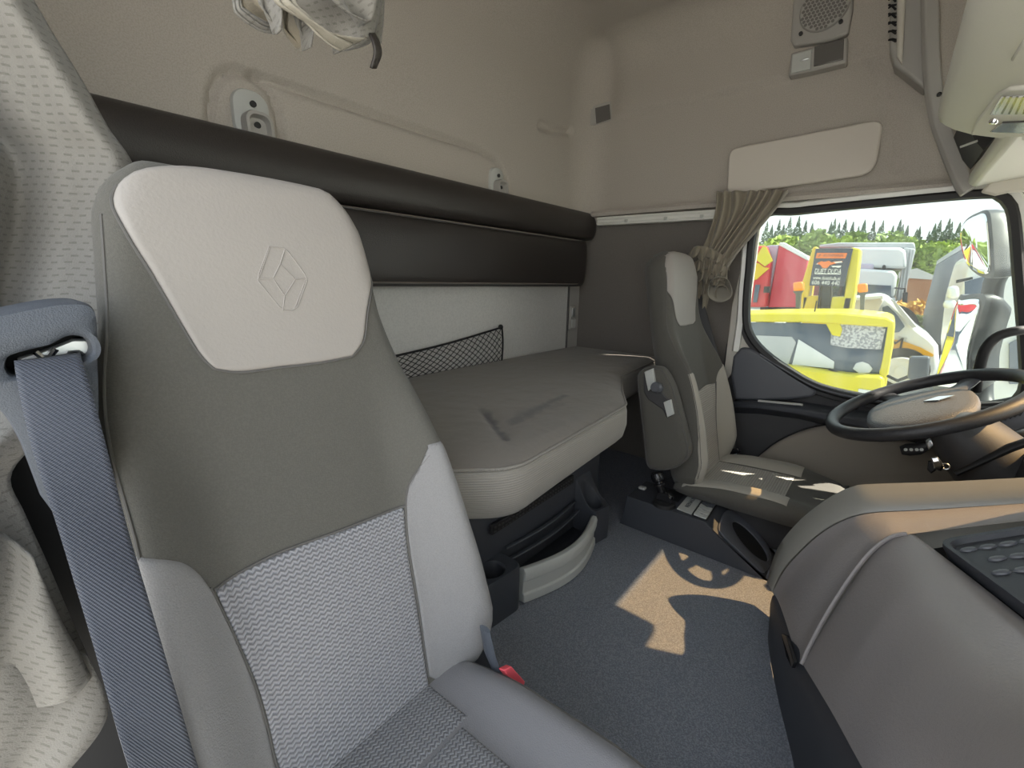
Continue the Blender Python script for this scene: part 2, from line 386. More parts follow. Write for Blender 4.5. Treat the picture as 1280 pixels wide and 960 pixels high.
def text_mesh(name, txt, size, m, parent, origin, xdir, ydir, depth=0.0006, align='CENTER', width=None, shear=0.0):
    cu = bpy.data.curves.new(name, 'FONT'); cu.body = txt; cu.size = size; cu.extrude = depth; cu.align_x = align; cu.align_y = 'CENTER'; cu.shear = shear
    cu.resolution_u = 3
    to = bpy.data.objects.new(name, cu); COL.objects.link(to)
    dg = bpy.context.evaluated_depsgraph_get(); me = bpy.data.meshes.new_from_object(to.evaluated_get(dg))
    bpy.data.objects.remove(to); bpy.data.curves.remove(cu)
    X = Vector(xdir).normalized(); Y = Vector(ydir); Y = (Y-X*Y.dot(X)).normalized(); Z = X.cross(Y)
    w = max(v.co.x for v in me.vertices)-min(v.co.x for v in me.vertices); k = width/w if width else 1.0
    for v in me.vertices: v.co = Vector(origin)+X*v.co.x*k+Y*v.co.y+Z*v.co.z
    me.materials.clear(); me.materials.append(m); o = bpy.data.objects.new(name, me); COL.objects.link(o)
    if parent is not None: adopt(o, parent)
    return o
def roundrect(c, ux, uy, w, h, r, n=5):
    c, ux, uy = Vector(c), Vector(ux).normalized(), Vector(uy).normalized(); out = []
    for sx_, sy_, a0 in ((1, 1, 0), (-1, 1, 90), (-1, -1, 180), (1, -1, 270)):
        for k in range(n):
            a = math.radians(a0+90*k/(n-1)); out.append(c+ux*(sx_*(w/2-r)+r*math.cos(a))+uy*(sy_*(h/2-r)+r*math.sin(a)))
    return out
# ================================================================ the cab's shell
XW, YR, ZC, COVE = 2.11, 1.30, 1.97, 0.15
def polyd(p, poly):
    best = 9.0
    for (ax, ay), (bx, by) in zip(poly, poly[1:]):
        dx, dy = bx-ax, by-ay; t = max(0, min(1, ((p[0]-ax)*dx+(p[1]-ay)*dy)/(dx*dx+dy*dy+1e-12)))
        best = min(best, math.hypot(p[0]-ax-dx*t, p[1]-ay-dy*t))
    return best
def flat_y(px): return [(q.x, q.z) for q in (PY(u, v, YR) for u, v in px)]
def flat_x(px): return [(q.y, q.z) for q in (PX(u, v, XW) for u, v in px)]
G1 = flat_y([(262, 170), (265, 115), (275, 95), (295, 87), (322, 97), (340, 118), (350, 150), (352, 180)])
G2 = flat_y([(318, 94), (360, 108), (460, 142), (560, 175), (600, 188), (622, 202), (632, 222), (636, 245)])
G3 = flat_y([(676, 158), (690, 163), (712, 165), (735, 158)])
G4 = flat_x([(1088, 60), (1098, 90), (1112, 160), (1121, 212)])
RID = flat_x([(768, 148), (860, 127), (960, 105), (1040, 80), (1085, 66), (1150, 55)])
def relief_rear(x, z):
    d = 0.0
    for g, w, a in ((G1, 0.010, -0.020), (G2, 0.010, -0.022), (G3, 0.016, -0.022)):
        q = polyd((x, z), g)/w; d += a*math.exp(-q*q)
    k = smooth(G2[0][0]-0.02, G2[0][0]+0.02, x)*smooth(1.50, 1.46, x)
    return d + 0.0015*noise.noise(Vector((x*3, z*3, 0)))
def ridge_z(y):
    t = [(q[0], q[1]) for q in sorted(RID)]
    return interp(t, y)
def relief_left(y, z):
    q = polyd((y, z), G4)/0.012
    d = -0.010*math.exp(-q*q)
    if y > -0.3: d += 0.020*smooth(ridge_z(y)-0.018, ridge_z(y)+0.018, z)*smooth(1.20, 1.08, y)
    return d
# horizontal path along rear wall, round the corner, along the driver's side
RF = 0.15
path = []
nx = 250
for i in range(nx+1): path.append((Vector((-0.12+(XW-RF+0.12)*i/nx, YR, 0)), Vector((0, -1, 0)), 'r'))
for k in range(1, 12):
    a = math.radians(90*k/12); path.append((Vector((XW-RF+RF*math.sin(a), YR-RF+RF*math.cos(a), 0)), Vector((-math.sin(a), -math.cos(a), 0)), 'l'))
for i in range(131): path.append((Vector((XW, YR-RF-(YR-RF+0.75)*i/130, 0)), Vector((-1, 0, 0)), 'l'))
def vprof():
    out = []
    for k in range(76): out.append((0.0, 1.18+(ZC-COVE-1.18)*k/75))
    for k in range(1, 11):
        a = math.radians(90*k/10); out.append((COVE*0.93*(1-math.cos(a)), ZC-COVE+COVE*math.sin(a)))
    return out
prof = vprof()
def wallgrid(keep):
    rows = []
    for off, z in prof:
        r = []
        for p, n, s in keep:
            d = off
            if s == 'r' and n.y < -0.999: d += -relief_rear(p.x, z)*-1 if False else relief_rear(p.x, z)
            if s == 'l' and n.x < -0.999: d += relief_left(p.y, z)
            r.append(Vector((p.x+n.x*d, p.y+n.y*d, z)))
        rows.append(r)
    return rows
k6 = max(i for i, q in enumerate(path) if q[2] == 'r')
w = thing('wall_rear', None, None, (1.0, YR, 0), kind='structure')
MB().grid(wallgrid(path[:k6+1])).build('headliner', M['headliner'], w, sharp=60)
lw = MB(); lw.box((0.93, YR+0.012, 0.60), (2.16, 0.02, 1.19)); lw.build('lower_panel', M['lower_wall'], w)
mb = MB(); mb.box((2.012, YR-0.002, 0.80), (0.006, 0.01, 0.95)); mb.build('panel_seam', M['piping'], w)
mb = MB(); mb.box((2.07, YR+0.004, 0.60), (0.12, 0.02, 1.19)); mb.build('corner_panel', M['grey_plastic'], w)
w = thing('wall_left', None, None, (XW, 0.6, 0), kind='structure')
MB().grid(wallgrid(path[k6:])).build('headliner', M['headliner'], w, sharp=60)
mb = MB(); mb.box((XW+0.012, 0.90, 0.62), (0.02, 0.82, 1.24)); mb.build('lower_panel', M['side_wall'], w)
# lip of the headliner over the door and curtain rail
a0, a1 = PX(742, 268, 2.085), PX(1220, 228, 2.085)
lip = [Vector((2.085, a0.y+(a1.y-a0.y)*k/20, a0.z+(a1.z-a0.z)*k/20)) for k in range(21)]
mb = MB(); mb.sweep(lip, [(-0.012, 0.02), (0.0, 0.03), (0.014, 0.025), (0.016, -0.02), (-0.012, -0.02)], (-1, 0, 0), closed=False); mb.build('headliner_lip', M['headliner'], w)
# ceiling, floor
mb = MB(); mb.box((0.98, 0.20, ZC+0.012), (2.3, 2.4, 0.02)); tag(mb.build('ceiling', M['headliner']), kind='structure')
fl = MB(); n = 40
fl.grid([[Vector((-0.10+2.24*i/n, -0.95+2.30*j/n, 0.0018*noise.noise(Vector((i*0.4, j*0.4, 0))))) for i in range(n+1)] for j in range(n+1)])
fo = fl.build('floor', M['floor'], solid=0.03, off=-1); tag(fo, kind='structure')
# passenger side: doorway stands open; wall behind it, header over it
w = thing('wall_right', None, None, (-0.11, 0.9, 0), kind='structure')
mb = MB(); mb.box((-0.13, 1.02, 0.85), (0.03, 0.62, 2.24)); mb.build('rear_panel', M['side_wall'], w)
mb = MB(); mb.box((-0.13, 0.15, 1.90), (0.05, 1.8, 0.16)); mb.build('door_header', M['headliner'], w)
mb = MB(); mb.box((-0.12, -0.86, 0.45), (0.06, 0.16, 1.0)); mb.build('front_pillar', M['dark_trim'], w)
mb = MB(); mb.box((-0.13, 0.0, -0.06), (0.06, 1.6, 0.10)); mb.build('door_sill', M['white_paint'], w)
# front: windshield between the dashboard and the header
w = thing('wall_front', None, None, (1.0, -0.9, 0), kind='structure')
mb = MB(); mb.box((1.0, -0.93, 0.30), (2.26, 0.04, 0.66)); mb.build('bulkhead', M['dark_trim'], w)
mb = MB(); mb.box((1.0, -0.66, 1.67), (2.26, 0.05, 0.62)); mb.build('header', M['shelf_plastic'], w)
for x in (-0.10, 2.10):
    mb = MB(); mb.prism([(x-0.03, -0.97, 0.60), (x+0.03, -0.97, 0.60), (x+0.03, -0.90, 0.60), (x-0.03, -0.90, 0.60)], (0, 0.27, 0.82)); mb.build('pillar', M['dark_trim'], w)
w = thing('window_2', None, None, (1.0, -0.93, 0.6), kind='structure')
mb = MB(); mb.prism([(-0.08, -0.945, 0.61), (2.08, -0.945, 0.61), (2.08, -0.665, 1.42), (-0.08, -0.665, 1.42)], (0, -0.006, -0.002)); mb.build('glass', M['windshield'], w)
mb = MB(); mb.sweep([(-0.07, -0.945, 0.61), (2.07, -0.945, 0.61), (2.07, -0.665, 1.42), (-0.07, -0.665, 1.42)], [(-0.02, -0.008), (0.02, -0.008), (0.02, 0.012), (-0.02, 0.012)], (0, 0.94, -0.34)); mb.build('window_frame', M['black'], w)

sv = thing('added_sun_visor', 'unseen smoked bronze acrylic visor added above the windshield to tint the sun', 'sun visor', (1.0, -0.9, 1.2))  # unseen visor, added to turn the sun on the floor bronze
mb = MB(); rows = [[Vector((x, -0.72-0.33*t-0.03*math.sin(math.pi*t), 1.40-0.20*t)) for x in (-0.1, 0.5, 1.0, 1.5, 2.1)] for t in (0, 0.25, 0.5, 0.75, 1)]; mb.grid(rows); mb.build('visor_sheet', M['smoked'], sv)
for x in (-0.05, 1.0, 2.05): mb = MB(); mb.tube([(x, -0.70, 1.42), (x, -1.0, 1.23)], 0.012, 8); mb.build('visor_bracket', M['black'], sv)
# ---------------------------------------------------------------- driver's door
XD = 2.065
WIN = [(950, 275), (1000, 266), (1120, 254), (1230, 245), (1252, 250), (1263, 272), (1270, 350), (1277, 440), (1276, 490), (1250, 503), (1180, 506), (1110, 500), (1060, 492), (1020, 480), (985, 460), (957, 439), (941, 420), (935, 398), (938, 345)]
wpts = crv([PX(u, v, XD) for u, v in WIN], 96, closed=True)
d1 = thing('door_1', None, None, (XD, 0.1, 0), kind='structure')
def plate(pts, x, th, m, name, parent, bevel=0.004):
    mb = MB(); mb.prism([PX(u, v, x) for u, v in pts], (th, 0, 0)); return mb.build(name, m, parent, bevel=bevel)
# painted frame round the glass, black seal, inner black strip
top_ = crv([PX(u, v, XD) for u, v in [(928, 440), (934, 398), (938, 345), (950, 275), (1000, 266), (1120, 254), (1230, 245), (1252, 250), (1263, 272), (1270, 350), (1277, 440)]], 70)
mb = MB(); nn_ = Vector((-1, 0, 0)); rows = []
wc_ = sum(wpts, Vector())/len(wpts)
for i, p in enumerate(top_):
    t = (top_[min(69, i+1)]-top_[max(0, i-1)]).normalized(); o_ = t.cross(nn_).normalized()
    if o_.dot(p-wc_) < 0: o_ = -o_
    rows.append([p+o_*a+nn_*b for a, b in [(0.014, 0.006), (0.034, 0.010), (0.040, 0.004), (0.040, -0.03), (0.010, -0.03)]])
mb.loft(rows); mb.build('window_surround', M['white_paint'], d1, sharp=50)
sp_ = crv([PX(u, v, XD) for u, v in [(935, 398), (941, 420), (957, 439), (985, 460), (1020, 480), (1060, 492), (1110, 500), (1180, 506), (1250, 503)]], 50); rows = []
for i, p in enumerate(sp_):
    t = (sp_[min(49, i+1)]-sp_[max(0, i-1)]).normalized(); o_ = t.cross(nn_).normalized()
    if o_.dot(p-wc_) < 0: o_ = -o_
    rows.append([p+o_*a+nn_*b for a, b in [(0.012, 0.006), (0.034, 0.004), (0.036, 0.0), (0.036, -0.03), (0.010, -0.03)]])
mb = MB(); mb.loft(rows); mb.build('sill_band', M['dark_trim'], d1, sharp=50)
mb = MB(); mb.sweep(wpts, [(-0.006, -0.004), (-0.004, -0.016), (0.012, -0.020), (0.019, -0.014), (0.019, 0.02), (-0.006, 0.02)], (1, 0, 0)); mb.build('window_seal', M['black'], d1)
plate([(903, 480), (915, 380), (937, 292), (950, 280), (942, 340), (934, 400), (941, 430), (935, 445)], XD+0.01, 0.03, M['cream_plastic'], 'door_pillar', d1)
# inner panel below the window
low = [(903, 475), (908, 430)] + [(941, 432), (955, 446), (985, 467), (1020, 487), (1060, 500), (1110, 508), (1180, 514), (1290, 512), (1400, 530), (1400, 760), (905, 690)]
mb = MB(); mb.prism([PX(u, v, XD+0.03) for u, v in low], (0.04, 0, 0)); mb.build('inner_panel', M['dark_trim'], d1)
# raised corner trim under the slanting sill
up = [(918, 500), (913, 470), (916, 446), (926, 434), (940, 436), (960, 449), (1000, 474), (1022, 490), (1015, 497), (985, 500), (950, 501)]
mb = MB(); mb.prism([PX(u, v, XD-0.012) for u, v in up], (0.035, 0, 0)); mb.build('corner_trim', M['satin_plastic'], d1, bevel=0.012, seg=3)
for k, off in enumerate((-3, 3)):
    pts = crv([PX(u, v+off, XD-0.012-0.004*k) for u, v in [(950, 440), (985, 462), (1020, 481), (1060, 492), (1110, 500), (1180, 506), (1260, 506)]], 30)
    mb = MB(); mb.tube(pts, 0.0045, 8); mb.build('sill_strip', M['pale_grey_plastic'] if k == 0 else M['satin_plastic'], d1)  # the pale tube paints the highlight line along the sill
# armrest ledge
ar = []
for (u, v), dz, dep in [((918, 502), 0.03, 0.02), ((950, 501), 0.035, 0.05), ((1000, 505), 0.04, 0.075), ((1060, 514), 0.05, 0.085), ((1130, 526), 0.05, 0.085), ((1230, 545), 0.05, 0.085)]:
    p = PX(u, v, XD-0.005); ar.append([p+Vector((0.03, 0, 0.004)), p+Vector((-dep*0.7, 0, 0.006)), p+Vector((-dep, 0, -0.004)), p+Vector((-dep, 0, -dz*0.6)), p+Vector((-dep*0.55, 0, -dz)), p+Vector((0.03, 0, -dz-0.03))])
mb = MB(); mb.loft(ar); mb.build('armrest', M['dark_plastic'], d1, bevel=0.004, sharp=50)
p0, p1 = PX(948, 501, XD-0.04), PX(1003, 506, XD-0.07)
mb = MB(); mb.tube([p0, p0.lerp(p1, 0.5), p1], 0.005, 8); mb.build('pull_highlight', M['pale_grey_plastic'], d1)  # pale tube standing in for the highlight on the door pull
# beige lower cushion panel
bl = [(946, 580), (958, 562), (985, 545), (1020, 533), (1060, 530), (1120, 545), (1200, 570), (1300, 600), (1300, 720), (1100, 700), (955, 640)]
cen = sum((PX(u, v, XD) for u, v in bl), Vector())/len(bl)
rim = crv([PX(u, v, XD+0.01) for u, v in bl], 60, closed=True)
rows = []
for k, (s, dx) in enumerate(((1.0, 0.02), (1.0, -0.010), (0.985, -0.020), (0.95, -0.026), (0.7, -0.028), (0.35, -0.028), (0.02, -0.028))):
    rows.append([cen+(p-cen)*s+Vector((dx, 0, 0)) for p in rim])
mb = MB(); mb.loft(rows); mb.build('lower_pad', M['door_beige'], d1)
mb = MB(); mb.tube([p+Vector((-0.008, 0, 0)) for p in rim], 0.004, 6, closed=True); mb.build('pad_piping', M['black'], d1)
# side window glass
w1 = thing('window_1', None, None, (XD, 0.1, 0.9), kind='structure')
mb = MB(); g = [p+Vector((0.012, 0, 0)) for p in wpts]; mb.prism(g, (0.005, 0, 0)); mb.build('glass', M['side_window'], w1, sharp=30)

# ================================================================ overhead shelf and its neighbours
sh = thing('overhead_shelf', 'greenish cream overhead storage shelf with rounded lower edge above windshield', 'shelf', (1.0, -0.25, 1.25))
XS = 1.45
sp2 = [PX(u, v, XS) for u, v in [(1170, 148), (1171, 156), (1177, 161), (1190, 167), (1212, 173), (1250, 178), (1290, 182), (1400, 195)]]
c0 = sp2[0]
prf = [(-0.62, 1.75), (c0.y-0.07, 1.75), (c0.y-0.02, c0.z+0.20), (c0.y-0.004, c0.z+0.06)]+[(p.y, p.z) for p in sp2]+[(-0.62, sp2[-1].z-0.02)]
rings = []
for x, s in ((0.0, 1.0), (0.4, 1.0), (0.8, 1.0), (1.38, 1.0), (1.42, 0.995), (1.44, 0.985), (1.45, 0.96)):
    cy, cz = -0.30, 1.5
    rings.append([Vector((x, cy+(y-cy)*s, cz+(z-cz)*s)) for y, z in prf])
mb = MB(); mb.loft(rings); mb.build('shell', M['shelf_plastic'], sh, bevel=0.003, sharp=32)
# recessed reading lamp in its underside
nsh = (sp2[6]-sp2[3]).cross(Vector((1, 0, 0))).normalized()
if nsh.z > 0: nsh = -nsh
def onshelf(u, v, d=0.0): return PP(u, v, sp2[4], nsh)+nsh*d
fr = [(1214, 166), (1221, 150), (1247, 116), (1262, 108), (1330, 104), (1320, 170)]
mb = MB(); mb.prism([onshelf(u, v, -0.012) for u, v in fr], nsh*0.017); mb.build('lamp_frame', M['shelf_plastic'], sh, bevel=0.004)
mb = MB(); mb.prism([onshelf(u, v, 0.004) for u, v in [(1240, 138), (1254, 116), (1320, 112), (1320, 137)]], nsh*0.004); mb.build('lamp_lens', M['lens'], sh, bevel=0.002)
for k in range(7):
    mb = MB(); mb.prism([onshelf(u, v, 0.007) for u, v in [(1246+k*9, 136), (1249+k*9, 136), (1262+k*8, 114), (1259+k*8, 114)]], nsh*0.0016); mb.build('lens_rib', M['lens_dark'], sh)
mb = MB(); mb.prism([onshelf(u, v, 0.004) for u, v in [(1240, 160), (1256, 148), (1320, 145), (1315, 162)]], nsh*0.004); mb.build('lamp_switch', M['lens_dark'], sh, bevel=0.002)
q = onshelf(1246, 146, 0.006); mb = MB(); mb.lathe([(0.007, -0.004), (0.007, 0.003), (0.005, 0.006), (0.0, 0.007)], q, nsh, 16); mb.build('lamp_knob', M['chrome'], sh)
mb = MB(); mb.prism([onshelf(u, v, -0.004) for u, v in [(1264, 73), (1280, 48), (1330, 40), (1330, 76)]], nsh*0.009); mb.build('flap_handle', M['shelf_plastic'], sh, bevel=0.004)
# beam under the shelf (windshield header lip)
bm_ = thing('header_beam', 'cream ribbed beam running below the overhead shelf above the windshield', 'beam', (1.0, -0.2, 1.15))
q = PX(1210, 234, 1.97)
pr = [(q.y+0.004, q.z+0.012), (q.y-0.012, q.z-0.002), (q.y-0.03, q.z+0.002), (q.y-0.16, q.z+0.02), (q.y-0.16, q.z+0.04), (q.y-0.02, q.z+0.052), (q.y+0.002, q.z+0.042)]
mb = MB(); mb.loft([[Vector((x, y, z)) for y, z in pr] for x in (0.0, 0.8, 1.4, 1.97)]); mb.build('beam_shell', M['shelf_plastic'], bm_, bevel=0.006)
dk = [PX(u, v, 1.965) for u, v in [(1192, 172), (1200, 165), (1250, 150), (1250, 172), (1213, 212), (1203, 200)]]
mb = MB(); mb.prism(dk, (-0.25, 0, 0)); mb.build('gap_shade_block', M['black'], bm_)  # solid black block paints the shade of the gap below the shelf
mb = MB(); mb.tube([PX(1200, 184, 1.70), PX(1222, 176, 1.70)], 0.003, 6); mb.build('recess_mark', M['pale_grey_plastic'], bm_)
# end trim against the side wall
et = thing('shelf_end_trim', 'curved pale trim strip closing the shelf end beside the side wall', 'trim', (2.0, 0, 1.2))
mb = MB(); e = crv([PX(u, v, 2.0) for u, v in [(1161, -60), (1163, 0), (1165, 80), (1172, 140), (1185, 180), (1203, 225), (1212, 238)]], 30)
mb.sweep(e, [(-0.018, -0.05), (0.018, -0.05), (0.022, 0.0), (0.012, 0.012), (-0.018, 0.010)], (-1, 0, 0), closed=False); mb.build('strip', M['grey_plastic'], et, bevel=0.003)
mb = MB(); mb.prism([PX(u, v, 2.02) for u, v in [(1165, -80), (1235, -80), (1215, 40), (1190, 140), (1200, 200), (1185, 175), (1170, 120)]], (0.03, 0, 0)); mb.build('side_cheek', M['headliner'], et)
mb = MB(); mb.lathe([(0.006, -0.01), (0.006, 0.004), (0.002, 0.006)], PX(1174, 118, 1.985), (-1, 0, 0), 10); mb.build('screw', M['black'], et)
# side visor corner under the beam
vis = [(1226, 240), (1238, 226), (1282, 186), (1330, 150), (1330, 236), (1262, 240), (1245, 244)]
mb = MB(); mb.prism([PX(u, v, 1.96) for u, v in vis], (0.022, 0, 0)); tag(mb.build('side_trim_panel', M['cream_plastic'], bevel=0.006), 'plain cream trim corner between header beam and driver window frame', 'trim')
# side pocket with net, high on the side wall
pk = thing('wall_pocket', 'pale grey wall pocket with black elastic net high beside overhead shelf', 'pocket', (2.06, 0.08, 1.45))
a = [(1112, -60), (1113, 0), (1112, 60), (1118, 82), (1135, 95), (1157, 112), (1157, -60)]
mb = MB(); mb.prism([PX(u, v, 2.03) for u, v in a], (0.08, 0, 0)); mb.build('pocket_body', M['grey_plastic'], pk, bevel=0.01, seg=3)
mb = MB(); mb.prism([PX(u, v, 2.012) for u, v in [(1122, -60), (1121, 70), (1128, 80), (1135, -60)]], (0.03, 0, 0)); mb.build('pocket_rib', M['cream_plastic'], pk, bevel=0.006)
mb = MB()
for k in range(9):
    p0, p1 = PX(1111, -30+k*10, 2.02), PX(1120, -38+k*11, 2.02); mb.tube([p0, p0.lerp(p1, 0.5)+Vector((-0.008, 0, 0)), p1], 0.003, 5)
    p0, p1 = PX(1111, -38+k*11, 2.02), PX(1120, -28+k*10, 2.02); mb.tube([p0, p0.lerp(p1, 0.5)+Vector((-0.008, 0, 0)), p1], 0.003, 5)
mb.build('net', M['net'], pk)
# ================================================================ rear of the cab: bolster, hooks, bunk
FB = 1.215
zt = PY(560, 226, FB).z; zs = PY(560, 273, FB).z; zb = PY(600, 359, FB).z
xe = PY(744, 285, FB).x
bo = thing('bunk_bolster', 'dark brown leatherette bolster with stitched roll along the rear wall', 'bolster', (1.0, 1.25, zb))
def roll(dz=0):
    return [(1.292, zt+0.01), (1.262, zt+0.016), (1.235, zt+0.012), (1.216, zt+0.0), (1.203, zt-0.025), (1.198, zt-0.055), (1.203, zs+0.022), (1.214, zs+0.005), (1.232, zs-0.003), (1.292, zs-0.003)]
def xends(n=44, x0=-0.08, x1=xe):
    out = []
    for k in range(n+1): out.append((x0+(x1-0.03-x0)*k/n, 1.0))
    for a in (20, 40, 60, 75, 90): out.append((x1-0.03+0.03*math.sin(math.radians(a)), 0.80+0.20*math.cos(math.radians(a))))
    return out
rings = []
for x, s in xends():
    cz = (zt+zs)/2; w_ = 0.0015*noise.noise(Vector((x*7, 0, 0)))
    rings.append([Vector((x, 1.26+(y-1.26)*s+w_*(y < 1.25), cz+(z-cz)*s)) for y, z in roll()])
mb = MB(); mb.loft(rings); mb.build('upper_roll', M['leather'], bo, sub=1, sharp=0)
pan = [(1.292, zs-0.004), (1.235, zs-0.004), (1.222, zs-0.008), (1.214, zs-0.05), (1.213, (zs+zb)/2), (1.217, zb+0.03), (1.224, zb+0.008), (1.240, zb), (1.292, zb)]
rings = []
for x, s in xends(44, -0.08, PY(735, 330, FB).x):
    cz = zs if s > 0.9 else zs
    rings.append([Vector((x, 1.292+(y-1.292)*(s if s < 1 else 1)+0.003*noise.noise(Vector((x*5, z*9, 2)))*(1.2 < y < 1.22), cz+(z-cz)*(0.75+0.25*(s-0.8)/0.2))) for y, z in pan])
mb = MB(); mb.loft(rings); mb.build('lower_panel', M['leather'], bo, sub=1, sharp=0)
for zz, nm in ((zs-0.012, 'seam'), (zb+0.012, 'seam')):
    mb = MB(); mb.tube([(x, 1.219, zz) for x in [0.2+1.75*k/20 for k in range(21)]], 0.0022, 5); mb.build(nm, M['piping'], bo)
    mb = MB()
    for k in range(250):
        x = 0.55+k*0.0057
        if x < xe-0.06: mb.box((x, 1.2155 if zz > 1.2 else 1.2185, zz-0.006 if zz > 1.2 else zz+0.004), (0.0036, 0.003, 0.0016))
    st = mb.build('stitching', M['thread'], bo); st['kind'] = 'stuff'
# coat hooks
def hook(u, v, sc, label):
    c = PY(u, v, YR); o = thing('coat_hook', label, 'hook', (c.x, YR-0.004, c.z), 'coat hooks on the rear wall')
    b = Vector((c.x, YR+0.006, c.z)); X = Vector((1, 0, 0)); Z = Vector((0, 0, 1))
    mb = MB(); r0 = roundrect(b, X, Z, 0.086*sc, 0.118*sc, 0.036*sc, 7); rows = []
    for s, d in ((1.0, 0.0), (1.0, -0.012), (0.95, -0.018), (0.86, -0.020)): rows.append([b+(p-b)*s+Vector((0, d, 0)) for p in r0])
    mb.loft(rows); mb.build('hook_plate', M['pale_grey_plastic'], o)
    t = b+Vector((0.004, -0.020, -0.030*sc)); r1 = roundrect(t, X, Z, 0.066*sc, 0.074*sc, 0.024*sc, 7)
    rows = []
    for s, d in ((1.0, 0.0), (1.0, -0.022), (0.94, -0.030), (0.74, -0.031), (0.66, -0.020), (0.60, -0.014), (0.2, -0.013)): rows.append([t+(p-t)*s+Vector((0, d-0.25*max(0, t.z-p.z)*(d < -0.01), 0)) for p in r1])
    mb = MB(); mb.loft(rows); mb.build('hook_lug', M['grey_plastic'], o)
    for dz, dy in ((0.026, -0.021), (-0.024, -0.034)):
        mb = MB(); q = b+Vector((0.003, dy, dz*sc)); mb.lathe([(0.0075*sc, 0.004), (0.0075*sc, -0.002), (0.0045*sc, -0.003), (0.004*sc, 0.002), (0, 0.002)], q, (0, -1, 0), 14); mb.build('screw', M['black'], o)
hook(313, 146, 1.0, 'grey plastic coat hook nearer the pale seat headrest, above the dark bolster')
hook(619, 228, 0.92, 'grey plastic coat hook farther along, near the cab corner above the dark bolster')
# ---- bunk mattress
ZM = 0.55
ma = thing('bunk_mattress', 'taupe bunk mattress with beige sides and chamfered front corner', 'mattress', (0.95, 0.9, 0.42))
front = [PZ(562, 581, ZM), PZ(600, 582, ZM), PZ(640, 582, ZM), PZ(675, 568, ZM), PZ(783, 503, ZM)]
c1 = front[-1]
def rc(a, b, c, r=0.03, n=5):
    a, b, c = Vector(a), Vector(b), Vector(c); p = b+(a-b).normalized()*r; q = b+(c-b).normalized()*r
    return [p.lerp(b, k/(n-1)).lerp(b.lerp(q, k/(n-1)), k/(n-1)) for k in range(n)]
P0 = [(-0.10, 1.288, ZM), (-0.10, 0.80, ZM), (0.33, 0.80, ZM), (front[0].x-0.03, front[0].y+0.02, ZM), (front[2].x+0.005, front[2].y-0.002, ZM), (c1.x, c1.y, ZM), (1.32, 0.625, ZM), (1.55, 0.745, ZM), (2.085, 0.80, ZM), (2.085, 1.288, ZM)]
ol = []
for i in range(len(P0)):
    ol += rc(P0[i-1], P0[i], P0[(i+1) % len(P0)], 0.05 if i == 4 else 0.025, 6)
outl = []
for i, p in enumerate(ol):                                  # add points along long straight runs
    q = ol[(i+1) % len(ol)]; outl.append(p); k = int((q-p).length/0.05)
    for j in range(1, k): outl.append(p.lerp(q, j/k))
mc = Vector((0.92, 0.98, ZM))
def mtop(x, y):
    z = 0.010*noise.noise(Vector((x*2.2, y*2.2, 1)))+0.012*math.exp(-((y-0.9)/0.25)**2)
    a = PZ(575, 545, ZM); 
    for (p, q, w, d) in ((PZ(605, 520, ZM), PZ(632, 552, ZM), 0.012, -0.010), (PZ(640, 535, ZM), PZ(705, 502, ZM), 0.014, -0.007), (PZ(700, 540, ZM), PZ(740, 520, ZM), 0.01, 0.004), (PZ(735, 512, ZM), PZ(750, 530, ZM), 0.008, 0.004)):
        d_ = polyd((x, y), [(p.x, p.y), (q.x, q.y)])/w; z += d*math.exp(-d_*d_)
    return z
rows = []
for s in (0.02, 0.12, 0.22, 0.32, 0.42, 0.52, 0.62, 0.7, 0.78, 0.84, 0.9, 0.94, 0.97, 0.99):
    rows.append([Vector((mc.x+(p.x-mc.x)*s, mc.y+(p.y-mc.y)*s, ZM)) for p in outl])
for r, s in zip(rows, range(14)):
    for p in r:
        e = min(1, (1-(0.02, 0.12, 0.22, 0.32, 0.42, 0.52, 0.62, 0.7, 0.78, 0.84, 0.9, 0.94, 0.97, 0.99)[s])/0.08)
        p.z += mtop(p.x, p.y)*e-0.006*(1-e)
mb = MB(); mb.loft([[p.copy() for p in r] for r in rows]+[[p+Vector((0, 0, -0.008)) for p in outl], [p+Vector((0, 0, -0.02)) for p in outl]], caps=True); mb.build('top_cover', M['mattress_top'], ma, sharp=0)
for (u0, v0, u1, v1, w_, am) in ((607, 522, 633, 552, 0.016, 0.75), (603, 518, 618, 532, 0.02, 0.4), (640, 532, 672, 514, 0.022, 0.55), (676, 512, 706, 498, 0.016, 0.6), (650, 520, 700, 508, 0.035, 0.25)):
    stain(M['mattress_top'], PZ(u0, v0, ZM), PZ(u1, v1, ZM), w_, (0.06, 0.055, 0.06), am)
def inset(p, d): v = (mc-p); v.z = 0; return p+v.normalized()*d
mb = MB(); mb.loft([[p+Vector((0, 0, -0.009)) for p in outl], [inset(p, -0.006)+Vector((0, 0, -0.03)) for p in outl], [inset(p, -0.008)+Vector((0, 0, -0.07)) for p in outl], [inset(p, 0.0)+Vector((0, 0, -0.105)) for p in outl], [inset(p, 0.016)+Vector((0, 0, -0.122)) for p in outl], [inset(p, 0.04)+Vector((0, 0, -0.126)) for p in outl]]); mb.build('side_band', M['mattress_side'], ma, sharp=0)
mb = MB(); mb.tube([inset(p, -0.002)+Vector((0, 0, -0.008)) for p in outl], 0.0032, 6, closed=True); mb.build('piping', M['mattress_side'], ma)
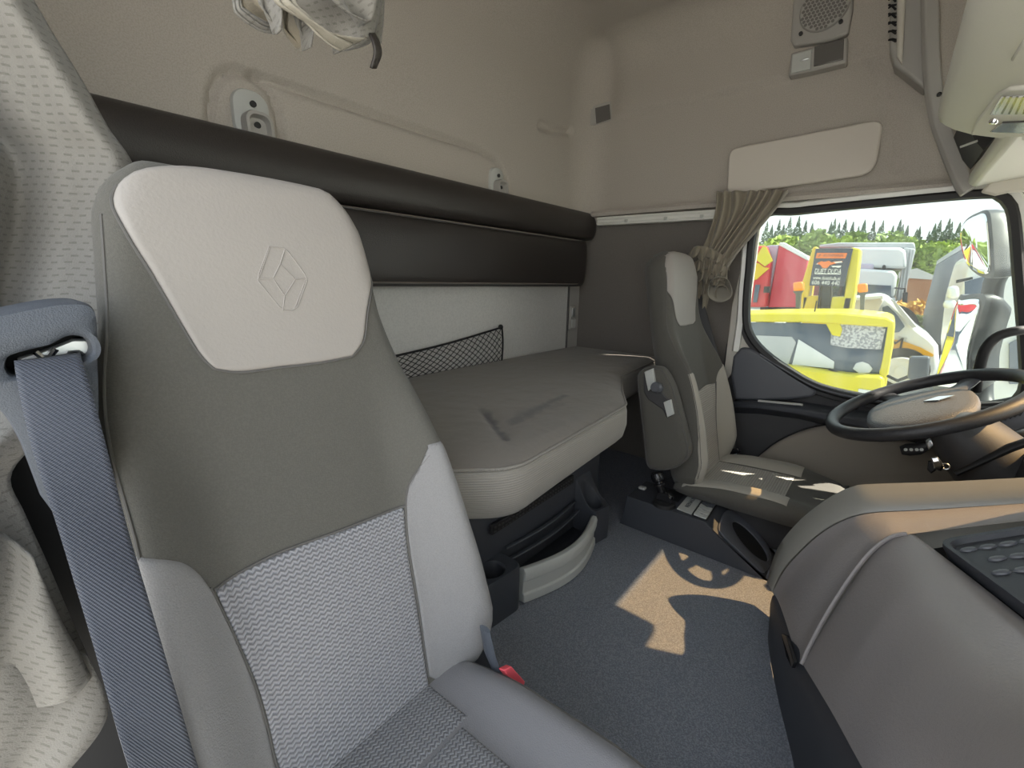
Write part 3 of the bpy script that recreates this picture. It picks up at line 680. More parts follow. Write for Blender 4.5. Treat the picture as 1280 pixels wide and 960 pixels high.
# ---- bunk base with open tray
ba = thing('bunk_storage', 'blue-black bunk base with open tray and round end pockets on the floor', 'storage base', (1.0, 0.9, 0))
mb = MB(); mb.prism([(0.45, 0.74, 0), (1.42, 0.74, 0), (1.42, 0.74, 0.42), (0.45, 0.74, 0.42)], (0, 0.5, 0)); mb.build('base_box', M['dark_plastic'], ba, bevel=0.006)
a, b = PY(612, 668, 0.735), PY(714, 603, 0.735)
mb = MB(); u = (b-a); mb.prism([a, b, b+Vector((0, 0, 0.030)), a+Vector((0, 0, 0.030))], (0, -0.010, 0)); mb.build('vent_strip', M['black'], ba, bevel=0.002)
mb = MB()
for k in range(26):
    q = a.lerp(b, (k+0.7)/27)+Vector((0, -0.0115, 0.015))
    for dz in (-0.006, 0.006): mb.box(q+Vector((0, 0, dz)), (0.008, 0.003, 0.004))
mb.build('vent_slots', M['dark_trim'], ba)
# floor of the tray and stepped lips
tl, tr = PY(656, 716, 0.655), PY(746, 645, 0.648)
def bow(t, d): # point along the tray front, t 0..1, d inward offset
    p = tl.lerp(tr, t); return Vector((p.x, p.y-0.045*math.sin(math.pi*t)+d, 0))
N = 24
mb = MB(); top = 0.112
rows = []
for d, z in ((0.028, 0.012), (0.022, top-0.006), (0.016, top), (0.002, top), (-0.004, top-0.010), (-0.002, 0.074), (0.004, 0.070), (0.006, 0.032), (0.0, 0.028), (-0.002, 0.004), (0.02, 0.002)):
    rows.append([bow(t/N, d)+Vector((0, 0, z)) for t in range(N+1)])
mb.grid([list(r) for r in zip(*rows)], cu=True)
mb.f.append(tuple(range(len(rows)))); mb.f.append(tuple(reversed(range(N*len(rows), (N+1)*len(rows)))))
tag(mb.build('tray_front', M['pale_grey_plastic'], ba, sharp=50, bevel=0.002), 'pale grey curved tray front')
mb = MB(); mb.grid([[bow(t/N, 0.02)+Vector((0, 0, 0.022)) for t in range(N+1)], [Vector((tl.x+(tr.x-tl.x)*t/N, 0.74, 0.03)) for t in range(N+1)]]); mb.build('tray_floor', M['dark_plastic'], ba, solid=0.01)
for dy, z in ((0.0, 0.14), (-0.02, 0.115)):
    mb = MB(); mb.tube([Vector((tl.x+0.01+(tr.x-tl.x-0.02)*t/N, 0.735+dy-0.016*math.sin(math.pi*t/N), z)) for t in range(N+1)], 0.007, 8, flat=0.6); mb.build('tray_ledge', M['dark_plastic'], ba)
# end pods with round pockets: a D-shaped body with a bore
def pod(xa, xb, yf, h, hx, hy, hr, rise, name):
    o = []
    for t in range(7): a = math.radians(90*t/6); o.append((xb-0.03+0.03*math.sin(a), yf+0.03-0.03*math.cos(a)))
    out = [(xa, yf+0.012)]+o+[(xb, 0.74), (xa, 0.74)]
    out = [q for i, p in enumerate(out) for q in [p]+[(p[0]+(out[(i+1) % len(out)][0]-p[0])*k/6, p[1]+(out[(i+1) % len(out)][1]-p[1])*k/6) for k in range(1, 6)] if math.hypot(out[(i+1) % len(out)][0]-p[0], out[(i+1) % len(out)][1]-p[1]) > 0.04 or q == p]
    outer = [Vector((x, y, 0)) for x, y in out]
    hz = lambda y: h+rise*max(0, (y-yf-0.03)/(0.74-yf))**1.6
    hole = []
    for p in outer:
        a = math.atan2(p.y-hy, p.x-hx); hole.append(Vector((hx+hr*math.cos(a), hy+hr*math.sin(a), 0)))
    lv = lambda ps, dz, s=1.0: [Vector((p.x, p.y, hz(p.y)+dz)) for p in ps]
    mid = [p.lerp(q, 0.12) for p, q in zip(outer, hole)]; mid2 = [p.lerp(q, 0.9) for p, q in zip(outer, hole)]
    rows = [[Vector((p.x, p.y, 0.0)) for p in outer], lv(outer, -0.008), lv(mid, 0), lv(mid2, 0), lv(hole, -0.006), [Vector((p.x, p.y, 0.02)) for p in hole]]
    mb = MB(); mb.loft(rows); return mb.build(name, M['satin_plastic'] if False else M['dark_plastic'], ba, sharp=35)
pod(0.70, tl.x-0.004, 0.655, 0.135, 0.775, 0.705, 0.036, 0.0, 'end_pod')
pod(tr.x+0.002, tr.x+0.10, 0.640, 0.125, tr.x+0.045, 0.695, 0.036, 0.18, 'end_pod')
# ---- cargo net on the lower wall
nt_ = thing('cargo_net', 'black elastic cargo net pocket on the pale wall above mattress', 'net', (1.0, 1.27, 0.56))
tlc, trc, brc = PY(470, 448, 1.275), PY(628, 409, 1.275), PY(628, 452, 1.275)
x0n, x1n = 0.70, trc.x
def npt(s, t):                                             # s along, t up
    x = x0n+(x1n-x0n)*s; zl = ZM-0.01; zh = trc.z+(tlc.z-trc.z)*(x1n-x)/(trc.x-tlc.x)-0.012*math.sin(math.pi*s)
    return Vector((x-0.006*math.sin(math.pi*t)*(s > 0.95), 1.283-0.018*math.sin(math.pi*t)*0.6-0.006, zl+(zh-zl)*t))
mb = MB()
hgt = trc.z-ZM; L_ = x1n-x0n; pitch = 0.034
for sg in (1, -1):
    k = -6
    while k*pitch < L_+hgt*1.4:
        pts = []
        for j in range(9):
            t = j/8; s = (k*pitch+(t if sg > 0 else 1-t)*hgt*1.25)/L_
            if 0 <= s <= 1: pts.append(npt(s, t)+Vector((0, -0.001*sg, 0)))
        if len(pts) > 1: mb.tube(pts, 0.0016, 5)
        k += 1
mb.build('netting', M['net'], nt_)
mb = MB(); mb.tube([npt(s/20, 1) for s in range(21)]+[npt(1, 1-t/6) for t in range(1, 7)], 0.0042, 7); mb.build('edge_cord', M['net'], nt_)
mb = MB(); mb.lathe([(0.011, 0), (0.011, 0.008), (0.006, 0.014), (0.0, 0.015)], npt(1, 1)+Vector((0, 0.012, 0)), (0, -1, 0), 14); mb.build('anchor_button', M['black'], nt_)
# ---- switch and socket on the lower corner panel
c = PY(714, 397, 1.288); sw = thing('wall_switch', 'small grey wall switch with clear window beside the panel seam', 'switch', (c.x, 1.288, c.z-0.05))
mb = MB(); mb.prism(roundrect(c, (1, 0, 0), (0, 0, 1), 0.052, 0.125, 0.006), (0, -0.012, 0)); mb.build('switch_plate', M['grey_plastic'], sw, bevel=0.003)
mb = MB(); mb.prism(roundrect(c+Vector((0, -0.012, 0.028)), (1, 0, 0), (0, 0, 1), 0.034, 0.048, 0.004), (0, -0.004, 0)); mb.build('clear_window', M['steel'], sw, bevel=0.002)
mb = MB(); mb.prism(roundrect(c+Vector((0, -0.012, -0.032)), (1, 0, 0), (0, 0, 1), 0.040, 0.046, 0.004), (0, -0.006, 0.002)); mb.build('rocker', M['pale_grey_plastic'], sw, bevel=0.003)
# ---- reading lamp in the cab corner
def onleft(u, v, d=0.0): return PX(u, v, XW-d)
def corner_lamp():
    n = Vector((-0.92, -0.38, 0)).normalized(); p0 = PX(747, 145, 2.095); o = thing('reading_lamp', 'small rectangular reading lamp with switch at the headliner corner', 'lamp', tuple(p0+Vector((0, 0, -0.03))))
    q = [PP(u, v, p0, n) for u, v in [(727, 138), (764, 127), (766, 151), (729, 162)]]
    mb = MB(); mb.prism([p-n*0.025 for p in q], n*0.040); mb.build('lamp_housing', M['grey_plastic'], o, bevel=0.004)
    q = [PP(u, v, p0+n*0.013, n) for u, v in [(744, 135.5), (762, 130.5), (763.5, 149), (745.5, 155)]]
    mb = MB(); mb.prism(q, n*0.006); mb.build('lamp_lens', M['lens_dark'], o, bevel=0.002)
    q = [PP(u, v, p0+n*0.013, n) for u, v in [(730, 140), (742, 136.5), (743, 156), (731.5, 159)]]
    mb = MB(); mb.prism(q, n*0.005); mb.build('lamp_switch', M['grey_plastic'], o, bevel=0.002)
    q = PP(736, 148, p0+n*0.019, n); mb = MB(); mb.tube([q+Vector((0, 0, 0.006)), q-Vector((0, 0, 0.006))], 0.002, 6); mb.build('switch_mark', M['cream_plastic'], o)
corner_lamp()
# ---- curtain rail
r0, r1 = PX(748, 277, 2.075), PX(896, 268, 2.075)
rl = thing('curtain_rail', 'white curtain rail on the side wall between bolster and gathered curtain', 'rail', (2.075, 0.88, r0.z-0.02))
mb = MB(); d = (r1-r0).normalized(); ring = [(0.0, -0.020), (-0.014, -0.020), (-0.018, -0.012), (-0.012, -0.006), (-0.012, 0.004), (-0.018, 0.010), (-0.014, 0.019), (0.03, 0.019), (0.03, -0.020)]
mb.loft([[r0+d*s*(r1-r0).length+Vector((a, 0, b)) for a, b in ring] for s in (0, 0.5, 1.0)]); mb.build('rail_track', M['white_paint'], rl, bevel=0.001)
for t in (0.28, 0.62, 0.9):
    q = r0.lerp(r1, t)+Vector((-0.016, 0, -0.006)); mb = MB(); mb.box(q, (0.010, 0.014, 0.014)); mb.build('glider', M['pale_grey_plastic'], rl, bevel=0.002)
# ---- visor board, speaker, ceiling lamp on the driver's side
bq = [PX(u, v, 2.075) for u, v in [(911, 186), (1105, 148), (1093, 217), (908, 244)]]
mb = MB(); cc = []
for i in range(4): cc += rc(bq[i-1], bq[i], bq[(i+1) % 4], 0.035 if i != 2 else 0.05, 7)
mb.prism(cc, (0.02, 0, 0)); tag(mb.build('visor_board', M['board'], bevel=0.006, sharp=30), 'plain beige padded board with rounded corners above the side window', 'board')
sp = thing('speaker', 'grey speaker with honeycomb grille high on the side wall', 'speaker', tuple(PX(1028, 55, 2.07)))
q = [PX(u, v, 2.065) for u, v in [(995, -40), (1068, -55), (1066, 10), (1060, 42), (1040, 50), (992, 58), (988, 50), (991, 5)]]
mb = MB(); mb.prism(q, (0.05, 0, 0)); mb.build('speaker_frame', M['grey_plastic'], sp, bevel=0.008, seg=3)
gc = PX(1031, 8, 2.058); dy = Vector((0, 1, 0)); dz = Vector((0, 0, 1)); rad = (PX(1031, 8, 2.058)-PX(1001, 12, 2.058)).length
mb = MB(); mb.lathe([(rad, 0.012), (rad, 0.0), (rad*0.96, -0.004), (0, -0.004)], gc, (1, 0, 0), 40); mb.build('grille', M['grey_plastic'], sp)
mb = MB(); pit = 0.0125
for i in range(-9, 10):
    for j in range(-9, 10):
        a_, b_ = (i+0.5*(j % 2))*pit, j*pit*0.866
        if math.hypot(a_, b_) < rad*0.93:
            ctr = gc+dy*a_+dz*b_+Vector((-0.0045, 0, 0))
            mb.prism([ctr+dy*(0.0054*math.cos(math.radians(60*k+30)))+dz*(0.0054*math.sin(math.radians(60*k+30))) for k in range(6)], (-0.0008, 0, 0))
gh = mb.build('grille_cells', M['grille_dark'], sp); gh['kind'] = 'stuff'
for u, v in ((1051, 27), (1001, 42)):
    mb = MB(); mb.lathe([(0.0065, 0.004), (0.0065, -0.003), (0.003, -0.004)], PX(u, v, 2.060), (1, 0, 0), 12); mb.build('screw', M['black'], sp)
cl = thing('ceiling_lamp', 'rectangular lamp with clear lens and switch right under the honeycomb speaker', 'lamp', tuple(PX(1020, 90, 2.06)))
mb = MB(); mb.prism([PX(u, v, 2.062) for u, v in [(989, 66), (1060, 46), (1058, 78), (1010, 90), (985, 95)]], (0.05, 0, 0)); mb.build('lamp_housing', M['grey_plastic'], cl, bevel=0.006)
mb = MB(); mb.prism([PX(u, v, 2.057) for u, v in [(1018, 58), (1055, 48), (1054, 74), (1017, 83)]], (0.01, 0, 0)); mb.build('lamp_lens', M['lens_dark'], cl, bevel=0.002)
mb = MB(); mb.prism([PX(u, v, 2.056) for u, v in [(990, 68), (1015, 61), (1013, 86), (988, 92)]], (0.01, 0, 0)); mb.build('lamp_switch', M['pale_grey_plastic'], cl, bevel=0.003)
mb = MB(); q0, q1 = PX(1000, 76, 2.054), PX(1011, 73, 2.054); mb.tube([q0, q0.lerp(q1, 0.5), q1], [0.002, 0.005, 0.002], 8); mb.build('switch_rocker', M['steel'], cl)
# ================================================================ seats
class Pad:
    """a cushion in its own frame: O origin, X across, T along, N out of the front"""
    def __init__(s, O, X, T, half, dfun, thick, r, ttop, cx=None):
        s.O, s.X, s.T = Vector(O), Vector(X).normalized(), Vector(T).normalized(); s.N = s.T.cross(s.X).normalized()*-1 if False else s.X.cross(s.T).normalized()
        s.half, s.dfun, s.thick, s.r, s.ttop = half, dfun, thick, r, ttop
    def w(s, t): return interp(s.half, t)
    def n(s, x, t):
        e = min(s.w(t)-abs(x), s.ttop-t, t+0.0+s.r*0.2); e = max(e, 0.0); d = s.dfun(x, t)
        if e < s.r: d -= (s.r-math.sqrt(max(0, s.r*s.r-(s.r-e)**2)))
        return d
    def at(s, x, t, n): return s.O+s.X*x+s.T*t+s.N*n
    def surf(s, x, t, off=0.0): return s.at(x, t, s.n(x, t)+off)
    def local(s, u, v):
        d = ray(u, v); n = 0.0
        for _ in range(12):
            p0 = s.O+s.N*n; p = CAM+d*((p0-CAM).dot(s.N)/d.dot(s.N)); q = p-s.O; x, t = q.dot(s.X), q.dot(s.T); n = 0.6*n+0.4*s.n(max(-s.w(t), min(s.w(t), x)), t)
        return Vector((x, t, 0))
    def body(s, ts, nx=28):
        rings = []
        for t in ts:
            w = s.w(t); ring = []
            for i in range(nx+1):
                u = -1+2*i/nx; u = math.copysign(1-(1-abs(u))**1.5, u); x = w*u; ring.append(s.at(x, t, s.n(x, t)))
            for u in (0.96, 0.85, 0.4, -0.4, -0.85, -0.96):
                e = (1-abs(u))*w; k = 0 if abs(u) < 0.9 else 0.03
                k += 0.03*(1-min(1, (s.ttop-t)/0.04)); ring.append(s.at(w*u, t, -s.thick+k))
            rings.append(ring)
        return MB().loft(rings)
    def panel(s, rows, off=0.003, edge=0.006):
        """grid of (x,t) points laid on the front, its border tucked in"""
        nr, nc = len(rows), len(rows[0]); out = []; uv = []
        for i, r in enumerate(rows):
            o = []
            for j, q in enumerate(r):
                b = min(i, nr-1-i, j, nc-1-j); f = 0.0 if b == 0 else (0.75 if b == 1 else 1.0)
                x = max(-s.w(q.y)+0.0004, min(s.w(q.y)-0.0004, q.x)); o.append(s.surf(x, min(q.y, s.ttop-0.0004), -edge+(off+edge)*f)); uv.append((q.x, q.y))
            out.append(o)
        return MB().grid(out, uv=uv)
def dup_edges(rows, m=0.006):
    """insert a thin border ring so the tuck at the edge stays narrow"""
    def ins(r):
        a = r[0].lerp(r[1], min(0.5, m/max(1e-6, (r[1]-r[0]).length))); b = r[-1].lerp(r[-2], min(0.5, m/max(1e-6, (r[-1]-r[-2]).length)))
        a2 = r[0].lerp(r[1], min(0.25, 0.3*m/max(1e-6, (r[1]-r[0]).length))); b2 = r[-1].lerp(r[-2], min(0.25, 0.3*m/max(1e-6, (r[-1]-r[-2]).length)))
        return [r[0], a2, a]+r[1:-1]+[b, b2, r[-1]]
    rows = [ins(r) for r in rows]; cols = [list(c) for c in zip(*rows)]; cols = [ins(c) for c in cols]
    return [list(r) for r in zip(*cols)]
def mk_back(O, tilt, ttop, mir=1):
    T = Vector((0, tilt, 1)).normalized()
    k = ttop/0.785
    half = [(t_*k, w_) for t_, w_ in [(0, .165), (0.02, .197), (0.05, .214), (0.10, .216), (.18, .209), (.26, .199), (.38, .190), (.48, .188), (.54, .179), (.60, .165), (.66, .158), (.717, .151), (.745, .140), (.765, .124), (.778, .104), (.785, .085)]]
    def d(x, t):
        t = t/k-0.05; b = smooth(0.10, 0.19, abs(x))*0.055*smooth(0.50, 0.30, t)*smooth(-0.08, 0.06, t)
        return b+0.010*math.exp(-((t-0.20)/0.12)**2)+0.018*smooth(0.5, 0.66, t)
    return Pad(O, (1, 0, 0), T, half, d, 0.085, 0.030, ttop)
def seat(name, label, group, O, tilt, ttop, L, mir, ref=None):
    root = thing(name, label, 'seat', (O[0], O[1]-0.15, 0.0), group); bk = mk_back(O, tilt, ttop); k = ttop/0.785
    ts = [ttop*i/60 for i in range(61)]
    bk.body(ts).build('backrest', M['seat_dark'], root, sharp=0)
    Q = lambda pts: [Vector((mir*x, t*k, 0)) for x, t in pts]
    def pn(nm, m, T_, B_, L_, R_, nu, nv, **kw):
        rows = dup_edges(coons(Q(T_), Q(B_), Q(L_), Q(R_), nu, nv)); o = bk.panel(rows, **kw).build(nm, m, root, sharp=0); return o
    for nm, m, T_, B_, L_, R_, nu, nv in L: pn(nm, m, T_, B_, L_, R_, nu, nv)
    return root, bk
PO = (0.242, 0.422, 0.277); PTILT = 0.314; PT = 0.785
ref = mk_back(PO, PTILT, PT)
def LP(*px): return [(q.x, q.y) for q in (ref.local(u, v) for u, v in px)]
HEAD = ('headrest_panel', M['seat_leather'],
        [(x, min(0.7835, t+0.010*(1-abs(i-3)/3.2))) for i, (x, t) in enumerate(LP((146, 232), (175, 214), (250, 212), (330, 222), (400, 239), (440, 262), (457, 292)))],
        LP((268, 462), (300, 466), (350, 460), (400, 454), (440, 446)),
        LP((146, 232), (139, 255), (160, 297), (190, 345), (225, 405), (250, 445), (268, 462)),
        LP((457, 292), (462, 330), (461, 380), (455, 425), (440, 446)), 26, 24)
hw = lambda t: interp(ref.half, t)
_b = LP((545, 556), (520, 590), (509, 612), (507, 640), (511, 690), (524, 770), (535, 846))
BOLR = ('side_bolster', M['seat_pale'], [(_b[0][0], _b[0][1]), (_b[0][0]+0.01, _b[0][1]+0.004), (0.5, _b[0][1]-0.01)], [_b[-1], (_b[-1][0]+0.05, _b[-1][1]-0.022), (0.5, 0.004)],
        _b, [(hw(t)-0.002, t) for t in [(_b[0][1]-0.01)*(1-i/14)+0.004*i/14 for i in range(15)]], 16, 22)
_l = LP((262, 735), (290, 790), (316, 850), (333, 905), (346, 958))
_t = LP((172, 692), (222, 700), (246, 714), (262, 735))
BOLL = ('side_bolster', M['seat_pale'], [(-hw(_t[0][1])+0.003, _t[0][1])]+_t[1:], [(-0.5, 0.004), (-0.19, 0.0), (_l[-1][0]-0.03, 0.0), (_l[-1][0], 0.0)], [(-hw(t)+0.002, t) for t in [(_t[0][1])*(1-i/14)+0.004*i/14 for i in range(15)]], _l+[(_l[-1][0]+0.008, 0.0)], 18, 22)
_it = LP((267, 738), (300, 715), (350, 690), (430, 661), (506, 632))
INS = ('knit_insert', M['seat_knit'], _it, [(_l[-1][0]+0.012, -0.0), (0.0, -0.0), (_b[-1][0]-0.002, -0.0)], [_it[0]]+_l[1:]+[(_l[-1][0]+0.012, -0.0)], [_it[-1]]+_b[4:]+[(_b[-1][0]-0.002, -0.0)], 24, 26)
def fixx(spec):
    nm, m, *rest = spec; out = []
    for c in rest[:4]:
        dn = crv([Vector((x, t, 0)) for x, t in c], 18); out.append([(max(-hw(q.y)+0.003, min(hw(q.y)-0.003, q.x)), max(0.0, min(0.7835, q.y))) for q in dn])
    return (nm, m, *out, *rest[4:])
PANELS = [fixx(p) for p in (HEAD, BOLR, BOLL, INS)]
ps, pbk = seat('truck_seat', 'pale and dark grey passenger seat, large in front, with embossed headrest', None, PO, PTILT, PT, PANELS, 1)
# embossed diamond emblem on the headrest
e = lambda pts: [ref.local(u, v) for u, v in pts]
lines = [[(335, 309), (356, 312), (383.5, 349), (369, 389), (351.6, 389), (319.6, 350), (335, 309)], [(349, 331), (368, 350), (354.6, 371), (340, 349), (349, 331)], [(355, 312), (349, 331)], [(368, 350), (383, 349)], [(340, 349), (320, 350)], [(354.6, 371), (352, 389)],
         [(336, 311), (322, 350)], [(381, 350), (367, 387)], [(345, 318), (330, 352), (353, 381)], [(357, 319), (376, 348)]]
mb = MB()
for ln in lines[:8]:
    p = lin(e(ln), 24); mb.tube([pbk.surf(q.x, q.y, 0.0032) for q in p], 0.0009, 5)
mb.build('emblem', M['seat_leather'], ps)
# piping round the panels
def pipe(bk, c, root, off=0.001, r=0.0016, mir=1, k=1.0, m=None):
    mb = MB(); mb.tube([bk.surf(mir*q.x, min(q.y*k, bk.ttop-0.001), off) for q in crv([Vector((x, t, 0)) for x, t in c], 40)], r, 6); mb.build('piping', m or M['piping'], root)
for c in (PANELS[0][4], PANELS[0][5], PANELS[0][3], PANELS[1][4], PANELS[3][2], PANELS[2][5]): pipe(pbk, c, ps)
pipe(pbk, [(-hw(t)+0.006, t) for t in [0.71-0.03*i for i in range(21)]], ps, 0.0)
# cushion
def cushion(root, O, half, length, mir, mats, knit, rise=0.05, bol=0.035, thick=0.10):
    T = Vector((0, -1, rise)).normalized(); hh = [(0, half*0.92), (0.05, half), (length*0.7, half*1.02), (length-0.05, half*0.98), (length-0.015, half*0.9), (length, half*0.82)]
    pd = Pad(O, (-1, 0, 0), T, hh, lambda x, t: bol*smooth(0.09, 0.15, abs(x))*smooth(length, length-0.2, t)*smooth(-0.02, 0.2, t)-0.004*math.cos(t*8), thick, 0.035, length)
    pd.body([length*i/40 for i in range(41)]).build('cushion', mats[0], root, sharp=0); return pd
CO = (0.245, 0.490, 0.310)
pc = cushion(ps, CO, 0.168, 0.52, 1, (M['seat_mid'],), None)
KC = [pc.local(u, v) for u, v in ((540, 858), (580, 904), (652, 962))]
xk = KC[0].x
def cpanel(pd, root, nm, m, x0, x1, t0, t1, nu=12, nv=12, slant=0.0, mir=1):
    c = [Vector((x0, t0, 0)), Vector((x1, t0, 0)), Vector((x0-slant, t1, 0)), Vector((x1+slant, t1, 0))]
    rows = dup_edges(coons([c[0], c[0].lerp(c[1], .5), c[1]], [c[2], c[2].lerp(c[3], .5), c[3]], [c[0], c[0].lerp(c[2], .5), c[2]], [c[1], c[1].lerp(c[3], .5), c[3]], nu, nv))
    return pd.panel(rows).build(nm, m, root, sharp=0)
tm = KC[1].y
cpanel(pc, ps, 'knit_panel', M['seat_knit_dark'], 0.115, KC[0].x, 0.01, tm-0.002, slant=0.0)
cpanel(pc, ps, 'knit_panel', M['seat_knit_dark'], 0.115, KC[1].x+0.004, tm+0.001, 0.40, slant=0.0)
q = pc.local(772, 945)
cpanel(pc, ps, 'front_panel', M['seat_dark'], 0.15, -0.150, 0.40, 0.50, slant=-0.015)
mb = MB(); mb.tube([pc.surf(-interp(pc.half, t)+0.004, t, 0.001) for t in [0.03+0.45*i/40 for i in range(41)]], 0.0022, 6); mb.build('piping', M['piping'], ps)
mb = MB(); mb.prism([(0.07, 0.46, 0), (0.40, 0.46, 0), (0.41, 0.50, 0.25), (0.06, 0.50, 0.25)], (0, -0.45, 0)); mb.build('seat_base', M['dark_trim'], ps, bevel=0.01)
# recliner cover and belt buckle
c = PY(592, 822, 0.395)
mb = MB(); pts = [PY(u, v, 0.43) for u, v in [(575, 800), (612, 806), (626, 840), (618, 866), (580, 866), (545, 862)]]; mb.prism(pts, (0, 0.06, -0.0)); mb.build('recliner_cover', M['dark_plastic'], ps, bevel=0.012, seg=3)
mb = MB(); a = [PY(u, v, 0.365) for u, v in [(606, 786), (612, 815), (621, 838), (628, 870)]]; mb.tube(a, [0.010, 0.012, 0.011, 0.012], 8, flat=0.4); mb.build('belt_stalk', M['housing'], ps)
d = (PY(650, 862, 0.345)-PY(628, 838, 0.36)).normalized()
p = PY(636, 852, 0.35); side = Vector((1, 0, 0)); nn = d.cross(side).normalized()
mb = MB(); R = Matrix((side, d, nn)).transposed(); mb.box(p+Vector((0, 0, -0.012)), (0.030, 0.06, 0.022), R); bk_ = mb.build('buckle', M['gloss_black'], ps, bevel=0.004)
q = [PY(u, v, 0.338) for u, v in [(630, 838), (640, 833), (657, 852), (655, 858), (644, 858)]]
mb = MB(); mb.prism(q, (0, 0.012, -0.004)); tag(mb.build('buckle_button', M['red'], bk_, bevel=0.002), 'coral red release button')
# ---------------------------------------------------------------- seat belt and its guide by the passenger door
hs = thing('belt_guide', 'steel-blue plastic belt guide housing left of the front seat headrest', 'belt guide', tuple(PY(60, 600, 0.55)))
YH = 0.53
outer = [(-120, 420), (0, 393), (60, 381), (98, 378), (115, 382), (123, 398), (124, 440), (126, 520), (124, 600), (140, 720), (110, 720), (70, 680), (45, 605), (0, 515), (-120, 440)]
slot = [(8, 452), (15, 444), (40, 437), (62, 432), (80, 422), (94, 420), (108, 424), (114, 436), (110, 446), (96, 452), (60, 460), (30, 468), (16, 470), (8, 462)]
so = crv([PY(u, v, YH) for u, v in slot], 64, closed=True); sc_ = sum(so, Vector())/64
oo = crv([PY(u, v, YH) for u, v in outer], 400, closed=True)
def match(src, tgt, c):
    ang = lambda p: math.atan2(p.z-c.z, p.x-c.x); res = []
    for p in src:
        a = ang(p); res.append(min(tgt, key=lambda q: abs(math.atan2(math.sin(ang(q)-a), math.cos(ang(q)-a)))).copy())
    return res
om = match(so, oo, sc_)
mb = MB(); Y = Vector((0, 1, 0))
rows = [[p+Y*0.09 for p in om], [p+Y*0.012 for p in om], [p.lerp(sc_, 0.04)+Y*0.001 for p in om], [o_.lerp(s_, 0.5)-Y*0.004 for o_, s_ in zip(om, so)], [s_+(s_-sc_).normalized()*0.006-Y*0.004 for s_ in so], [s_+(s_-sc_).normalized()*0.001-Y*0.001 for s_ in so], [s_+Y*0.008 for s_ in so], [s_+Y*0.05 for s_ in so]]
mb.grid(rows, cu=True); mb.build('housing', M['housing'], hs, sharp=50)
mb = MB(); mb.prism([p+Y*0.045 for p in so], (0, 0.004, 0)); mb.build('slot_back', M['black'], hs)
mb = MB(); mb.prism([PY(u, v, YH+0.018) for u, v in [(20, 448), (60, 436), (90, 424), (110, 424), (118, 436), (108, 446), (98, 440), (88, 441), (84, 450), (40, 459), (28, 462), (24, 452)]], (0, 0.006, 0)); mb.build('guide_plate', M['steel'], hs, bevel=0.002)
mb = MB(); mb.tube([PY(u, v, YH+0.014) for u, v in [(44, 440), (52, 446), (62, 446), (70, 436)]], 0.0025, 6); mb.build('bolt_head', M['chrome'], hs)
LE = [(20, 452), (19, 462), (40, 560), (72, 660), (112, 791), (141, 894), (164, 970), (220, 1150), (250, 1250)]; RE = [(101, 441), (103, 452), (121, 512), (159, 660), (187, 754), (219, 863), (251, 970), (312, 1150), (350, 1250)]
ys = [0.545, 0.515, 0.49, 0.465, 0.44, 0.42, 0.405, 0.38, 0.37]
Lc = crv([PY(u, v, y) for (u, v), y in zip(LE, ys)], 60); Rc = crv([PY(u, v, y) for (u, v), y in zip(RE, ys)], 60)
mb = MB(); rows = []
for i in range(60):
    rows.append([Lc[i].lerp(Rc[i], j/10)+Vector((0, -0.0015*math.sin(j/10*math.pi)+0.001*math.sin(i*0.4), 0)) for j in range(11)])
tag(mb.grid(rows).build('seat_belt', M['belt'], solid=0.0018, sharp=0), 'navy woven seat belt running down over the front seat from its guide', 'seat belt')
# ---------------------------------------------------------------- driver's seat
DO = (1.745, 0.42, 0.165); DTILT = 0.27; DT = 0.88
DP = []
for nm, m, *r in PANELS:
    m2 = {'knit_insert': M['seat_knit_beige'], 'side_bolster': M['seat_beige'], 'headrest_panel': M['seat_leather']}[nm]; DP.append((nm, m2, *r))
dr, dbk = seat('truck_seat', 'beige and taupe driver seat with folded armrest beside the steering wheel', None, DO, DTILT, DT, DP, -1)
kk = DT/0.785
for c in (PANELS[0][4], PANELS[0][5], PANELS[0][3], PANELS[1][4], PANELS[3][2], PANELS[2][5]): pipe(dbk, c, dr, mir=-1, k=kk)
pipe(dbk, [(-hw(t)+0.004, t) for t in [0.71-0.03*i for i in range(23)]], dr, 0.0, k=kk)
DC = (1.735, 0.50, 0.190)
dc = cushion(dr, DC, 0.205, 0.50, -1, (M['seat_dark'],), None, rise=0.02, bol=0.028, thick=0.055)
cpanel(dc, dr, 'side_panel', M['seat_beige'], 0.195, 0.11, 0.03, 0.36)
cpanel(dc, dr, 'side_panel', M['seat_beige'], -0.11, -0.195, 0.03, 0.36)
cpanel(dc, dr, 'knit_panel', M['seat_knit_beige'], 0.108, -0.108, 0.02, 0.34)
mb = MB(); mb.prism([(1.64, 0.10, 0), (1.90, 0.10, 0), (1.92, 0.08, 0.13), (1.625, 0.08, 0.13)], (0, 0.40, 0)); mb.build('seat_base', M['dark_trim'], dr, bevel=0.01)
